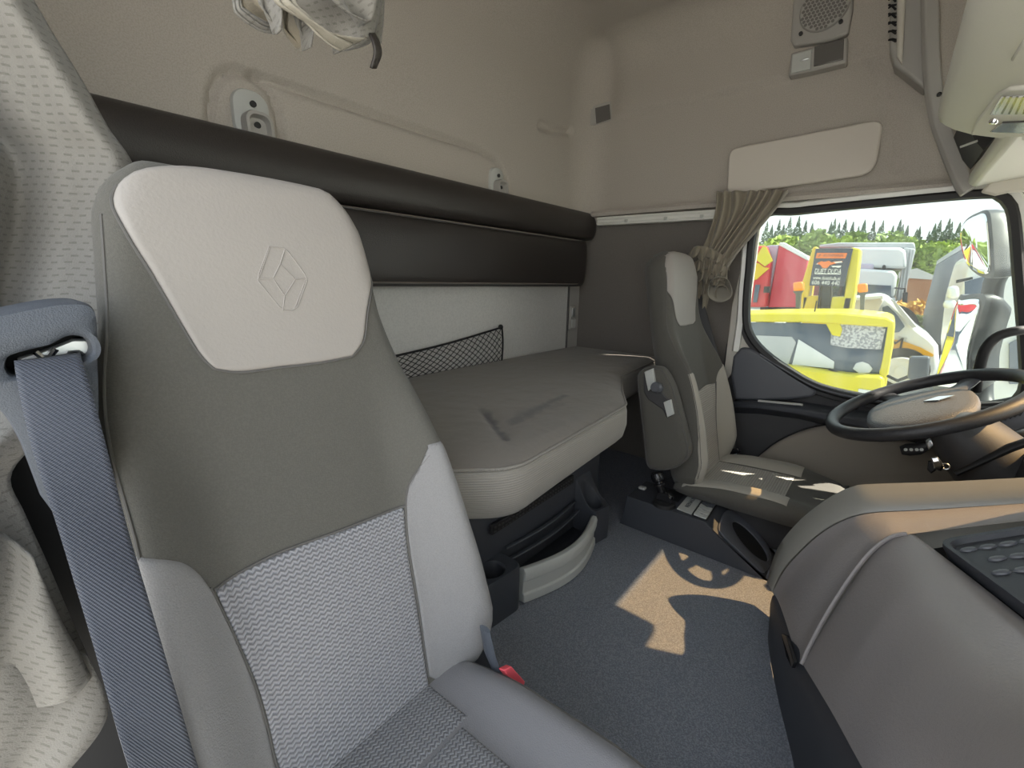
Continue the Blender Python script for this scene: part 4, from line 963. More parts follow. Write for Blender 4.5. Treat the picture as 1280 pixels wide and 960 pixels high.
# folded armrest
XA = 1.475
arm = [(796, 478), (798, 465), (806, 459), (818, 459), (828, 463), (838, 480), (846, 505), (855, 540), (860, 562), (858, 574), (848, 584), (832, 589), (818, 588), (808, 582), (803, 540)]
ao = crv([PX(u, v, XA) for u, v in arm], 60, closed=True); ac = sum(ao, Vector())/60
rows = []
for s, dx in ((0.02, -0.004), (0.6, -0.004), (0.86, -0.002), (0.95, 0.004), (1.0, 0.016), (1.0, 0.045), (0.95, 0.058), (0.6, 0.062), (0.02, 0.062)): rows.append([ac+(p-ac)*s+Vector((dx, 0, 0)) for p in ao])
mb = MB(); mb.loft(rows); ar_ = mb.build('armrest', M['seat_dark'], dr, sharp=0)
mb = MB(); mb.tube([ac+(p-ac)*0.975+Vector((0.006, 0, 0)) for p in ao], 0.0022, 6, closed=True); mb.build('piping', M['piping'], ar_)
mb = MB(); mb.prism([PX(u, v, XA-0.006) for u, v in [(804, 466), (812, 461), (817, 462), (819, 480), (832, 496), (838, 500), (841, 520), (833, 523), (828, 512), (810, 500), (804, 490)]], (0.04, 0, 0)); mb.build('adjuster_housing', M['dark_trim'], ar_, bevel=0.004)
mb = MB(); mb.prism([PX(u, v, XA-0.012) for u, v in [(805, 465), (816, 460.5), (819, 479), (814, 486), (810, 489)]], (0.012, 0, 0)); mb.build('adjuster_plate', M['pale_grey_plastic'], ar_, bevel=0.002)
mb = MB(); mb.prism([PX(u, v, XA-0.012) for u, v in [(829, 503), (838, 499.5), (842, 518), (834, 522)]], (0.03, 0, 0)); mb.build('trough', M['pale_grey_plastic'], ar_, bevel=0.002)
a, b = PX(816, 480, XA-0.012), PX(829, 492, XA-0.012)
mb = MB(); mb.lathe([(0.004, 0), (0.016, 0.0), (0.019, 0.006), (0.019, 0.024), (0.016, 0.030), (0.004, 0.031)], a.lerp(b, 0.5)+Vector((0.012, 0, 0)), (-1, 0.2, 0.3), 20); mb.build('adjuster_knob', M['satin_plastic'], ar_)
# driver's belt
db = thing('driver_belt', 'charcoal seat belt hanging behind the driver seat beside the door', 'seat belt', tuple(PX(915, 570, 1.955)))
Lc = crv([PX(u, v, x) for u, v, x in [(868, 372, 2.0), (876, 405, 1.985), (890, 460, 1.975), (903, 520, 1.965), (910, 568, 1.955)]], 30); Rc = crv([PX(u, v, x) for u, v, x in [(876, 366, 2.02), (886, 400, 2.005), (902, 460, 1.995), (914, 520, 1.985), (921, 566, 1.975)]], 30)
mb = MB(); mb.grid([[Lc[i].lerp(Rc[i], j/4) for j in range(5)] for i in range(30)]); mb.build('webbing', M['belt_plain'], db, solid=0.002)
p = PX(915, 568, 1.962); mb = MB(); mb.prism([PX(u, v, 1.958) for u, v in [(906, 564), (922, 560), (925, 566), (908, 570)]], (0.012, 0, 0)); mb.build('tongue_cap', M['gloss_black'], db, bevel=0.002)
mb = MB(); mb.prism([PX(u, v, 1.958) for u, v in [(908, 570), (920, 567), (924, 580), (916, 584)]], (0.004, 0, 0)); mb.build('tongue', M['chrome'], db, bevel=0.001)
# ================================================================ middle console beside the driver's seat
XC = 1.44
co = thing('parking_brake_console', 'low black floor console with brake lever, switches and big round cup hole', 'console', (1.5, 0.4, 0))
A_, B_, E_ = PX(784, 620, XC), PX(882, 653, XC), PX(957, 726, XC)
A0 = PX(778, 645, XC)
nA = Vector((1, 0, 0)).cross(B_-A_).normalized(); nB = Vector((1, 0, 0)).cross(E_-B_).normalized()
if nA.z < 0: nA = -nA
if nB.z < 0: nB = -nB
WC = 0.17
sidep = [Vector((XC, A0.y+0.01, 0.0)), A0, A_, B_.lerp(A_, 0.03), B_, B_.lerp(E_, 0.06), E_, Vector((XC, E_.y-0.005, 0.0))]
mb = MB(); mb.prism(sidep, (WC, 0, 0)); cb = mb.build('console_body', M['dark_plastic'], co, bevel=0.010, seg=3)
def T1(u, v, d=0.0): return PP(u, v, A_+nA*0.0, nA)+nA*d
def T2(u, v, d=0.0): return PP(u, v, B_, nB)+nB*d
# front slope trim plate with the cup hole: plate with a real bore
outp = [T2(u, v) for u, v in [(897, 660), (905, 641), (915, 640), (938, 655), (962, 690), (955, 716), (935, 701), (905, 672)]]
oc = crv(outp, 72, closed=True); hc = T2(936, 677); ex = (T2(955, 700)-T2(917, 655)); ax1 = ex.normalized(); ax2 = nB.cross(ax1).normalized()
hole = [hc+ax1*(0.075*math.cos(2*math.pi*k/72))+ax2*(0.048*math.sin(2*math.pi*k/72)) for k in range(72)]
def matchang(src, tgt, c, ux, uy):
    ang = lambda p: math.atan2((p-c).dot(uy), (p-c).dot(ux)); res = []
    for p in src:
        a = ang(p); res.append(min(tgt, key=lambda q: abs(math.atan2(math.sin(ang(q)-a), math.cos(ang(q)-a)))))
    return [r.copy() for r in res]
om_ = matchang(hole, crv(outp, 300, closed=True), hc, ax1, ax2)
mb = MB(); mb.grid([[p-nB*0.004 for p in om_], [p+nB*0.005 for p in om_], [p.lerp(q, 0.1)+nB*0.007 for p, q in zip(om_, hole)], [p.lerp(q, 0.93)+nB*0.007 for p, q in zip(om_, hole)], [q+nB*0.005 for q in hole], [q+nB*0.0005 for q in hole]], cu=True); mb.build('cup_plate', M['satin_plastic'], co, sharp=45)
mb = MB(); mb.prism([q+nB*0.0012 for q in hole], nB*-0.0005); mb.build('cup_hole', M['black'], co)
# recess, name plate, switches
mb = MB(); mb.prism([T1(u, v, 0.001) for u, v in [(836, 612), (857, 617), (848, 628), (836, 624)]], nA*0.001); mb.build('coin_recess', M['black'], co)
pq = [T1(u, v, 0.001) for u, v in [(846, 637), (863, 617), (879, 623), (864, 644)]]
mb = MB(); mb.prism(pq, nA*0.004); tag(mb.build('name_plate', M['pale_grey_plastic'], co, bevel=0.001), 'pale grey plate with lettering')
xd = (pq[1]-pq[0]); yd = -(pq[3]-pq[0]); pc_ = sum(pq, Vector())/4+nA*0.0058
text_mesh('lettering', 'RENAULT', 0.020, M['satin_plastic'], co, pc_+xd*0.04, xd, yd, 0.0004, width=xd.length*0.66)
sq = [T1(u, v, 0.001) for u, v in [(865, 645), (881, 623), (898, 630), (884, 652)]]
mb = MB(); mb.prism(sq, nA*0.003); mb.build('switch_bezel', M['black'], co, bevel=0.001)
for k in range(5):
    t0, t1 = (k+0.1)/5, (k+0.9)/5; a0, a1 = sq[0].lerp(sq[1], t0), sq[0].lerp(sq[1], t1); b0, b1 = sq[3].lerp(sq[2], t0), sq[3].lerp(sq[2], t1)
    P4 = [a0.lerp(b0, 0.08), b0.lerp(a0, 0.1), b1.lerp(a1, 0.1), a1.lerp(b1, 0.08)]; mid0, mid1 = P4[0].lerp(P4[1], 0.5), P4[3].lerp(P4[2], 0.5)
    mb = MB(); N3 = nA
    mb.add([P4[0]+N3*0.010, mid0+N3*0.005, P4[1]+N3*0.009, P4[2]+N3*0.009, mid1+N3*0.005, P4[3]+N3*0.010, P4[0]+N3*0.002, P4[1]+N3*0.002, P4[2]+N3*0.002, P4[3]+N3*0.002],
           [(0, 1, 4, 5), (1, 2, 3, 4), (0, 6, 7, 2, 1), (5, 4, 3, 8, 9), (2, 7, 8, 3), (0, 5, 9, 6)])
    mb.build('switch', M['pale_grey_plastic'] if k != 3 else M['satin_plastic'], co, bevel=0.0012)
# brake lever
b0 = T1(830, 631, 0.0)
mb = MB(); mb.lathe([(0.040, 0), (0.038, 0.012), (0.030, 0.016), (0.0, 0.016)], b0, nA, 24); mb.build('lever_gaiter', M['black'], co)
q0 = T1(838, 624, 0.02); mb = MB(); mb.lathe([(0.004, -0.016), (0.026, -0.016), (0.030, -0.010), (0.030, 0.010), (0.026, 0.016), (0.004, 0.016)], b0+nA*0.022+Vector((0.004, 0, 0)), (1, 0, 0), 26); mb.build('lever_hub', M['gloss_black'], co)
tp = PX(820, 590, XC+0.035); st = b0+nA*0.02; dr_ = (tp-st).normalized(); Lh = (tp-st).length
mb = MB(); mb.lathe([(0.013, 0), (0.014, Lh*0.45), (0.016, Lh*0.5), (0.022, Lh*0.53), (0.022, Lh*0.57), (0.015, Lh*0.60), (0.014, Lh*0.64), (0.021, Lh*0.68), (0.023, Lh*0.82), (0.020, Lh*0.95), (0.010, Lh*1.02), (0, Lh*1.03)], st, dr_, 20); mb.build('lever', M['gloss_black'], co)
q = T1(803, 611, 0.004); mb = MB(); mb.box(q, (0.022, 0.026, 0.010)); mb.build('socket_cap', M['pale_grey_plastic'], co, bevel=0.004)
mb = MB(); mb.lathe([(0.008, 0), (0.008, 0.006), (0.004, 0.009), (0, 0.009)], PX(798, 666, XC-0.001), (-1, 0, 0), 12); mb.build('screw', M['black'], co)

# ================================================================ big grey engine console of the dashboard
ec = thing('dash_console', 'big mauve-grey vinyl console with olive rim and rubber tray, lower right', 'console', (1.0, -0.1, 0))
X_ = lambda L: [PX(*q) for q in L]
cA = crv(X_([(958, 730, 1.30), (971, 687, 1.30), (999, 651, 1.30), (1035, 623, 1.30), (1066, 608, 1.30), (1090, 605, 1.30), (1180, 602, 1.30), (1280, 597, 1.30), (1420, 590, 1.30)]), 60)
cB = crv(X_([(965, 738, 1.245), (983, 707, 1.245), (1019, 671, 1.245), (1051, 651, 1.245), (1086, 641, 1.245), (1157, 637, 1.245), (1280, 629, 1.245), (1420, 619, 1.245)]), 60)
cC = crv(X_([(1004, 831, 0.94), (1015, 806, 0.97), (1039, 762, 1.02), (1070, 715, 1.07), (1094, 687, 1.10), (1118, 671, 1.12), (1142, 667, 1.13), (1280, 651, 1.15), (1420, 636, 1.15)]), 60)
sb_ = crv(X_([(966, 740, 1.24), (973, 752, 1.20), (983, 780, 1.10), (995, 818, 1.0), (1004, 831, 0.94)]), 16)
# rim: rises between the inner line and the outer silhouette, then drops to the floor on the driver's side
rowsR = [[b+(a-b)*0.03+Vector((0, 0.0, -0.002)) for a, b in zip(cA, cB)], [b.lerp(a, 0.12)+Vector((0, 0.003, 0.004)) for a, b in zip(cA, cB)], [b.lerp(a, 0.5)+Vector((0, 0.004, 0.006)) for a, b in zip(cA, cB)], [a.copy() for a in cA], [a+Vector((0.012, -0.006, -0.010)) for a in cA], [a+Vector((0.012, -0.02, -0.03)) for a in cA], [Vector((a.x-0.03, a.y-0.05, max(0.0, a.z-0.06))) for a in cA], [Vector((a.x-0.10, a.y-0.09, 0.0)) for a in cA]]
mb = MB(); mb.grid(rowsR); mb.build('rim', M['console_rim'], ec, sharp=60)
# strip between rim and crease
st_rows = []
ctop = cC[-1]
R_ = coons([p.copy() for p in cC], [p.copy() for p in cB], list(reversed([p.copy() for p in sb_])), [cC[-1], cC[-1].lerp(cB[-1], 0.5), cB[-1]], 60, 16)
mb = MB(); mb.grid(R_); mb.build('side_strip', M['console_vinyl'], ec, sharp=60)
# pad
k_top = min(range(60), key=lambda i: (cC[i]-PX(1136, 669, 1.127)).length)
Lc_ = [cC[i] for i in range(k_top+1)]                       # bottom -> top
padB = X_([(1004, 831, 0.94), (1039, 889, 0.78), (1078, 960, 0.64), (1160, 1100, 0.43), (1330, 1360, 0.22)])
padT = X_([(1136, 670, 1.127), (1200, 720, 1.0), (1280, 784, 0.87), (1400, 880, 0.72), (1620, 1040, 0.54)])
Rr = [padB[-1], padB[-1].lerp(padT[-1], 0.35)+Vector((-0.03, 0.06, 0.06)), padB[-1].lerp(padT[-1], 0.75)+Vector((-0.02, 0.05, 0.05)), padT[-1]]
G_ = coons(padB, padT, Lc_, Rr, 44, 30)
nrm_ = Vector((-0.3, 0.6, 0.6)).normalized()
for j, r in enumerate(G_):
    for i, p in enumerate(r):
        t = j/29; s = i/43; p += nrm_*(0.020*math.sin(math.pi*t**1.5)**0.8*min(1, s*4)-0.006*math.exp(-(s/0.025)**2)*math.sin(math.pi*t))
edge = [G_[-1][i] for i in range(44)]
ext = [[p+Vector((0.003, -0.010, 0.001)) for p in edge], [p+Vector((0.008, -0.018, -0.012)) for p in edge], [p+Vector((0.008, -0.020, -0.06)) for p in edge]]
mb = MB(); mb.grid(G_+ext); mb.build('pad', M['console_vinyl'], ec, sharp=60)
mb = MB(); mb.tube([p+Vector((-0.003, 0.003, 0.0015)) for p in Lc_], 0.004, 6); mb.build('crease_welt', M['console_vinyl'], ec)
# tray recess + rubber tray
t1_, t2_, t3_ = PX(1168, 674, 1.10), PX(1280, 656, 1.125), PX(1280, 757, 0.885)
tn = (t2_-t1_).cross(t3_-t1_).normalized()
if tn.z < 0: tn = -tn
fx, lx = (t2_-t1_), (t3_-t1_)
base4 = [t1_-fx*0.25-lx*0.15, t1_+fx*3.0-lx*0.15, t1_+fx*3.0+lx*2.6, t1_-fx*0.25+lx*2.6]
mb = MB(); mb.prism([p-tn*0.035 for p in base4], -tn*0.01); mb.build('tray_recess', M['black'], ec)
tray4 = [t1_, t1_+fx*2.6, t1_+fx*2.6+lx*2.2, t1_+lx*2.2]
cen4 = sum(tray4, Vector())/4
rr = []
for i in range(4): rr += rc(tray4[i-1], tray4[i], tray4[(i+1) % 4], 0.03, 6)
mb = MB(); mb.loft([[p-tn*0.03 for p in rr], [p-tn*0.006 for p in rr], [p+(cen4-p)*0.012 for p in rr], [p+(cen4-p)*0.05 for p in rr], [p+(cen4-p)*0.07-tn*0.008 for p in rr], [p+(cen4-p)*0.98-tn*0.008 for p in rr]]); rt = mb.build('rubber_tray', M['gloss_black'] if False else M['dark_plastic'], ec, sharp=40)
for a in range(9):
    for b in range(9):
        s, t = 0.16+a*0.155, 0.16+b*0.16
        if s > 1.5 or t > 1.5: continue
        q = t1_+fx*(s+0.1*(b % 2))*1.35+lx*t*1.15-tn*0.0078; ux = fx.normalized(); uy = tn.cross(ux)
        mb = MB(); mb.loft([[q+(ux*math.cos(k*math.pi/4)*0.013+uy*math.sin(k*math.pi/4)*0.007)*sc+tn*h for k in range(8)] for sc, h in ((1, 0), (0.8, 0.003), (0.3, 0.004))]); mb.build('grip_bump', M['satin_plastic'], rt)
# black base under the pad
fl_ = [PZ(u, v, 0.002) for u, v in [(964, 778), (960, 794), (963, 825), (974, 880), (993, 960), (1040, 1200)]]
up_ = [PX(967, 741, 1.235)]+X_([(983, 780, 1.10), (1004, 831, 0.94), (1039, 889, 0.78), (1078, 960, 0.64), (1160, 1100, 0.43)])
F_, U_ = crv(fl_, 40), crv(up_, 40)
mb = MB(); mb.grid([[f.lerp(u, k/8)+Vector((0, 0.006*math.sin(math.pi*k/8), 0)) if k < 8 else u+Vector((0.004, -0.012, 0.01)) for f, u in zip(F_, U_)] for k in range(9)]); mb.build('kick_panel', M['black'] if False else M['dark_plastic'], ec, sharp=60)
pl = [PX(u, v, x) for u, v, x in [(983, 793, 1.085), (989, 795, 1.06), (1000, 829, 0.955), (997, 836, 0.955), (990, 822, 0.99)]]
mb = MB(); mb.prism([p+Vector((-0.006, 0.010, 0)) for p in pl], (0.004, -0.006, 0)); mb.build('badge_plate', M['gloss_black'], ec, bevel=0.001)

# ================================================================ steering wheel, column, dashboard
WCn = Vector((1.711, -0.124, 0.571)); th, ro, RW = 0.442, 0.113, 0.222
wu = Vector((math.cos(ro), 0, math.sin(ro))); ww = Vector((0, math.cos(th), -math.sin(th))); wn_ = wu.cross(ww).normalized()
if wn_.z < 0: wn_ = -wn_
wh = thing('steering_wheel', 'dark leather steering wheel with grained grey centre pad before the side window', 'steering wheel', tuple(WCn+Vector((0, 0, -0.12))))
wp = lambda a, r, h=0.0: WCn+wu*(r*math.cos(a))+ww*(r*math.sin(a))+wn_*h
mb = MB(); mb.tube([wp(2*math.pi*k/72, RW) for k in range(72)], 0.0185, 14, closed=True); mb.build('rim', M['wheel'], wh)
def padring(s, h): # superellipse hub
    out = []
    for k in range(48):
        a = 2*math.pi*k/48; c, s_ = math.cos(a), math.sin(a); x = math.copysign(abs(c)**0.75, c)*0.150*s; y = math.copysign(abs(s_)**0.85, s_)*0.125*s
        out.append(WCn+wu*x+ww*(y+0.012)+wn_*h)
    return out
mb = MB(); mb.loft([padring(0.90, -0.034), padring(0.98, -0.028), padring(1.0, -0.018), padring(0.97, -0.008), padring(0.85, -0.001), padring(0.5, 0.004), padring(0.05, 0.005)]); mb.build('centre_pad', M['wheel_pad'], wh, sharp=50)
for a0 in (0.45, math.pi-0.45, -0.55, math.pi+0.55):
    mb = MB(); rows = []
    for r in (0.09, 0.12, 0.15, 0.18, 0.205, 0.22):
        w2 = 0.05-0.1*(r-0.09) if r < 0.18 else 0.041; d = wp(a0, 1.0)-WCn; sd_ = wn_.cross(d); c = wp(a0, r, -0.016+0.004*(r > 0.18))
        rows.append([c+sd_*(w2*0.6*math.cos(2*math.pi*k/12))+wn_*(0.010*math.sin(2*math.pi*k/12)) for k in range(12)])
    mb.loft(rows); mb.build('spoke', M['wheel'] if a0 > 0 and a0 < 3 else M['satin_plastic'], wh)
dm = [wp(0, 0)+wu*x+ww*y+wn_*0.0055 for x, y in ((0, -0.040), (0.018, -0.006), (0, 0.028), (-0.018, -0.006))]
mb = MB(); mb.prism([d+ww*-0.03 for d in dm], wn_*0.003); mb.build('hub_emblem', M['chrome'], wh, bevel=0.001)
# column shroud with stalks and keys
cl_ = thing('steering_column', 'dark steering column shroud with stalks beneath the steering wheel', 'steering column', (1.711, -0.3, 0.1))
ax_ = -(wn_*0.85+Vector((0, 0.55, 0.1))).normalized()
mb = MB(); rows = []
for s, wx, wy in ((0.035, 0.085, 0.055), (0.07, 0.10, 0.07), (0.14, 0.105, 0.085), (0.24, 0.11, 0.10), (0.42, 0.12, 0.12)):
    c = WCn+ax_*s+Vector((0, -0.02, 0)); v2 = ax_.cross(wu).normalized(); rows.append([c+wu*(wx*math.cos(2*math.pi*k/20))+v2*(wy*math.sin(2*math.pi*k/20)) for k in range(20)])
mb.loft(rows); mb.build('shroud', M['dark_trim'], cl_, sharp=50)
mb = MB(); a = [PX(u, v, 1.60) for u, v in [(1195, 592), (1215, 583), (1240, 571), (1262, 560), (1285, 552)]]; mb.tube(a, [0.010, 0.010, 0.012, 0.015, 0.014], 10, flat=0.7); mb.build('indicator_stalk', M['black'], cl_)
mb = MB(); a = [PX(u, v, 1.62) for u, v in [(1160, 556), (1148, 561), (1135, 562), (1126, 563)]]; mb.tube(a, [0.012, 0.017, 0.018, 0.012], 12); sk = mb.build('control_stalk', M['black'], cl_)
for u in (1132, 1139, 1146, 1152):
    mb = MB(); mb.lathe([(0.004, -0.002), (0.004, 0.002), (0, 0.002)], PX(u, 562, 1.601), (-1, 0, 0), 10); mb.build('button', M['pale_grey_plastic'], sk)
mb = MB(); mb.prism([PX(u, v, 1.60) for u, v in [(1157, 553), (1163, 549), (1167, 557), (1161, 563)]], (0.02, 0, 0)); mb.build('stalk_end', M['steel'], cl_, bevel=0.003)
ky = thing('ignition_keys', 'silver and black key bunch hanging in the ignition below the wheel', 'keys', tuple(PX(1172, 590, 1.59)))
mb = MB(); mb.loft([[PX(1172+u*s, 581+v*s, 1.585+d) for u, v in [(-8, -9), (0, -10), (6, -3), (9, 3), (4, 8), (-5, 5)]] for s, d in ((0.7, 0), (1, 0.004), (1, 0.012), (0.7, 0.016))]); mb.build('key_fob', M['chrome'], ky)
mb = MB(); mb.loft([[PX(1164+u*s, 583+v*s, 1.60+d) for u, v in [(-4, -7), (3, -8), (6, 5), (0, 9), (-5, 4)]] for s, d in ((0.8, 0), (1, 0.004), (1, 0.01), (0.8, 0.014))]); mb.build('key_head', M['black'], ky)
mb = MB(); mb.tube([PX(1182, 583, 1.59)+Vector((0, 0.008*math.cos(k*0.63), 0.008*math.sin(k*0.63))) for k in range(10)], 0.0014, 5, closed=True); mb.build('key_ring', M['steel'], ky)
# dashboard bodywork (mostly out of the frame)
da = thing('dashboard', 'dark dashboard with pale side cowl and vents at the right edge', 'dashboard', (1.0, -0.7, 0))
pr = [(-0.90, 0.0), (-0.40, 0.0), (-0.36, 0.22), (-0.31, 0.40), (-0.33, 0.50), (-0.42, 0.56), (-0.60, 0.60), (-0.90, 0.62)]
mb = MB(); mb.loft([[Vector((x, y, z)) for y, z in pr] for x in (1.36, 1.7, 2.05)]); mb.build('driver_side', M['dark_trim'], da, bevel=0.02, seg=3)
pr = [(-0.90, 0.0), (-0.52, 0.0), (-0.50, 0.30), (-0.50, 0.46), (-0.56, 0.54), (-0.90, 0.60)]
mb = MB(); mb.loft([[Vector((x, y, z)) for y, z in pr] for x in (-0.05, 0.6, 1.36)]); mb.build('passenger_side', M['console_vinyl'], da, bevel=0.02, seg=3)
cs = [(-0.74, 0.55), (-0.45, 0.56), (-0.42, 0.66), (-0.425, 0.92), (-0.45, 0.965), (-0.50, 0.98), (-0.72, 0.86)]
mb = MB(); mb.loft([[Vector((x, y, z)) for y, z in cs] for x in (0.60, 0.95, 1.28)]); mb.build('added_sun_block', M['dark_trim'], da, bevel=0.02, seg=3)  # unseen block, added to keep sun off the pad and part of the floor
ring = [(1226, 600), (1234, 565), (1232, 545), (1226, 533), (1236, 528), (1246, 540), (1262, 562), (1278, 600)]
mb = MB(); mb.prism([PX(u, v, 1.72) for u, v in ring], (0.10, 0, 0)); mb.build('cowl', M['pale_grey_plastic'], da, bevel=0.012, seg=3)
mb = MB(); mb.prism([PX(u, v, 1.80) for u, v in [(1236, 528), (1262, 508), (1300, 500), (1300, 530), (1254, 545)]], (0.05, 0, 0)); mb.build('vent_housing', M['satin_plastic'], da, bevel=0.006)
for k in range(5):
    a0, a1 = PX(1249+k*6, 527-k*2, 1.795), PX(1258+k*6, 514-k*1.5, 1.795); mb = MB(); mb.tube([a0, a0.lerp(a1, 0.5), a1], 0.004, 6); mb.build('vent_slot', M['black'], da)

# ================================================================ curtains
def sheet(L, R, n, m, fold, thick=0.0014):
    Lc, Rc = crv(L, n), crv(R, n); rows = []
    for i in range(n):
        rows.append([Lc[i].lerp(Rc[i], j/(m-1))+fold(i/(n-1), j/(m-1)) for j in range(m)])
    return rows
# patterned curtain by the passenger doorway
YCU = 0.62
edge_ = [(5, -60), (40, 0), (68, 48), (100, 100), (133, 160), (166, 214), (160, 290), (150, 360), (135, 430), (95, 500), (40, 555), (12, 595), (30, 640), (60, 705), (90, 775), (114, 830), (120, 850)]
Rc_ = [PY(u, v, 0.74 if v < 300 else max(0.62, 0.74-0.12*(v-300)/250)) for u, v in edge_]; Lc_2 = [p+Vector((-0.26, 0.03, 0)) for p in Rc_]
def foldA(t, s):
    q = 1-s
    return Vector((0, -0.036*math.sin(q*11+0.9*math.sin(t*4)+0.3)*min(1, q*6+0.2)-0.014*math.sin(q*26+t*5)*min(1, q*5), 0.0))
cu1 = thing('doorway_curtain', 'champagne patterned curtain hanging left of the belt guide by the doorway', 'curtain', (-0.1, 0.62, 0.2))
mb = MB(); mb.grid(sheet(Lc_2, Rc_, 110, 70, foldA)); mb.build('drape', M['curtain'], cu1, solid=0.002, sharp=0)
def px_sheet(Lp, Rp, y0, y1, n=26, m=22, amp=0.012, fr=9, ph=0.0, bulge=0.02):
    L = [PY(u, v, y0) for u, v in Lp]; R = [PY(u, v, y1) for u, v in Rp]
    return sheet(L, R, n, m, lambda t, s: Vector((0, -bulge*math.sin(math.pi*s)*math.sin(math.pi*min(1, t*0.9+0.1))-amp*math.sin(s*fr+ph+t*2), 0)))
mb = MB(); mb.grid(px_sheet([(-60, 760), (-50, 850), (-40, 930), (-30, 1010)], [(108, 815), (131, 868), (124, 905), (80, 965)], 0.58, 0.575, amp=0.01, fr=7)); mb.build('hem_fold', M['curtain'], cu1, solid=0.002, sharp=0)
mb = MB(); mb.grid(px_sheet([(-60, 640), (-50, 740), (-40, 840), (-30, 940)], [(40, 690), (70, 760), (98, 812), (112, 842)], 0.555, 0.57, amp=0.016, fr=6, ph=1.0)); mb.build('inner_fold', M['curtain'], cu1, solid=0.002, sharp=0)
mb = MB(); mb.prism([(-0.16, 0.68, 0), (0.07, 0.68, 0), (0.07, 0.68, 0.86), (-0.16, 0.68, 0.86)], (0, 0.05, 0)); mb.build('door_gap_shade', M['black'], bpy.data.objects['wall_right'], bevel=0.01)  # black block added so the gap beside the belt guide reads as shade
# bundled curtain under the roof, tied with a strap
cu2 = thing('bundled_curtain', 'bunched patterned curtain tied up under the roof with a dark strap', 'curtain', (0.45, 0.62, 1.4))
YB = 0.62
def lobe(nm, Lp, Rp, y0, y1, mt, amp=0.01, fr=8, ph=0, bulge=0.03, n=30, m=22):
    mb = MB(); mb.grid(px_sheet(Lp, Rp, y0, y1, n, m, amp, fr, ph, bulge)); return mb.build(nm, mt, cu2, solid=0.002, sharp=0)
lobe('fold', [(300, -200), (292, -60), (290, 2), (295, 16), (330, 36)], [(345, -200), (335, -60), (322, 2), (338, 24), (347, 41)], 0.66, 0.64, M['curtain_brown'])
lobe('hem', [(288, -30), (291, 8), (296, 20), (322, 38), (344, 42)], [(300, -30), (300, 4), (304, 12), (328, 27), (346, 33)], 0.635, 0.635, M['curtain'], bulge=0.006, amp=0.004, fr=20)
lobe('fold', [(325, -200), (318, -50), (318, 4), (332, 24), (346, 40)], [(385, -200), (370, -50), (352, 0), (350, 22), (347.5, 41)], 0.62, 0.60, M['curtain'])
lobe('fold', [(350, -200), (345, -40), (348, 24), (352, 42), (372, 58)], [(420, -200), (410, -40), (384, 20), (384, 46), (383, 62)], 0.64, 0.62, M['curtain_brown'], fr=12)
lobe('fold', [(360, -200), (350, -40), (360, 10), (366, 34), (382, 60)], [(430, -200), (420, -40), (400, 20), (388, 42), (384, 62)], 0.62, 0.60, M['curtain'], fr=6)
lobe('fold', [(350, -220), (342, -60), (342, 2), (378, 26), (408, 56), (422, 64)], [(480, -220), (478, -60), (472, 0), (464, 40), (456, 57), (426, 65)], 0.60, 0.58, M['curtain'], amp=0.012, fr=7, bulge=0.05)
lobe('hem', [(340, -20), (344, 4), (378, 27), (396, 46), (410, 57), (424, 64.5)], [(368, -20), (370, 6), (385, 22), (402, 40), (420, 47), (460, 46)], 0.555, 0.55, M['curtain_edge'], bulge=0.008, amp=0.003, fr=16)
lobe('fold', [(395, -200), (392, -60), (398, -10), (424, 18), (452, 30)], [(470, -200), (474, -60), (474, -10), (468, 14), (460, 28)], 0.55, 0.55, M['curtain'], amp=0.012, fr=9)
lobe('fold', [(460, -220), (462, -60), (464, 10), (462, 40), (472, 52)], [(482, -220), (481, -60), (480, 4), (479, 30), (476, 54)], 0.57, 0.60, M['curtain'], bulge=0.004, amp=0.002)
mb = MB(); pth = [PY(u, v, 0.56) for u, v in [(461, 42), (463, 56), (466, 70), (466, 84)]]; pt2 = [PY(u, v, 0.565) for u, v in [(468, 42), (471, 56), (474, 70), (472, 84)]]
mb.grid(sheet(pth, pt2, 14, 5, lambda t, s: Vector((0, -0.006*math.sin(t*4), 0)))); tag(mb.build('tie_strap', M['leather'], cu2, solid=0.003, sharp=0), 'dark brown tie strap')
# gathered curtain on the driver's side
cu3 = thing('gathered_curtain', 'olive-brown pleated curtain gathered back beside the driver door window', 'curtain', tuple(PX(885, 385, 2.02)))
XG = 2.035
def gsheet(nm, L, R, n, m, per, amp, mt, x0=XG, amp1=None):
    Lc, Rc = [PX(u, v, x0) for u, v in L], [PX(u, v, x0-0.01) for u, v in R]
    amp1 = amp if amp1 is None else amp1
    mb = MB(); mb.grid(sheet(Lc, Rc, n, m, lambda t, s: Vector((-(amp+(amp1-amp)*t)*(1+math.sin(2*math.pi*per*(s+0.05*math.sin(s*9+t*3)))), 0, 0)))); return mb.build(nm, mt, cu3, solid=0.0018, sharp=0)
gsheet('pleats', [(897, 240), (897, 262), (888, 292), (878, 315), (872, 328)], [(986, 238), (976, 254), (952, 282), (925, 312), (908, 334)], 30, 110, 7, 0.014, M['curtain_brown'], amp1=0.010)
gsheet('edge_hem', [(980, 239), (970, 256), (947, 282), (921, 312), (907, 331)], [(986, 239), (976, 255), (952, 284), (926, 313), (910, 336)], 24, 6, 0.5, 0.006, M['curtain_edge'], x0=XG-0.018)
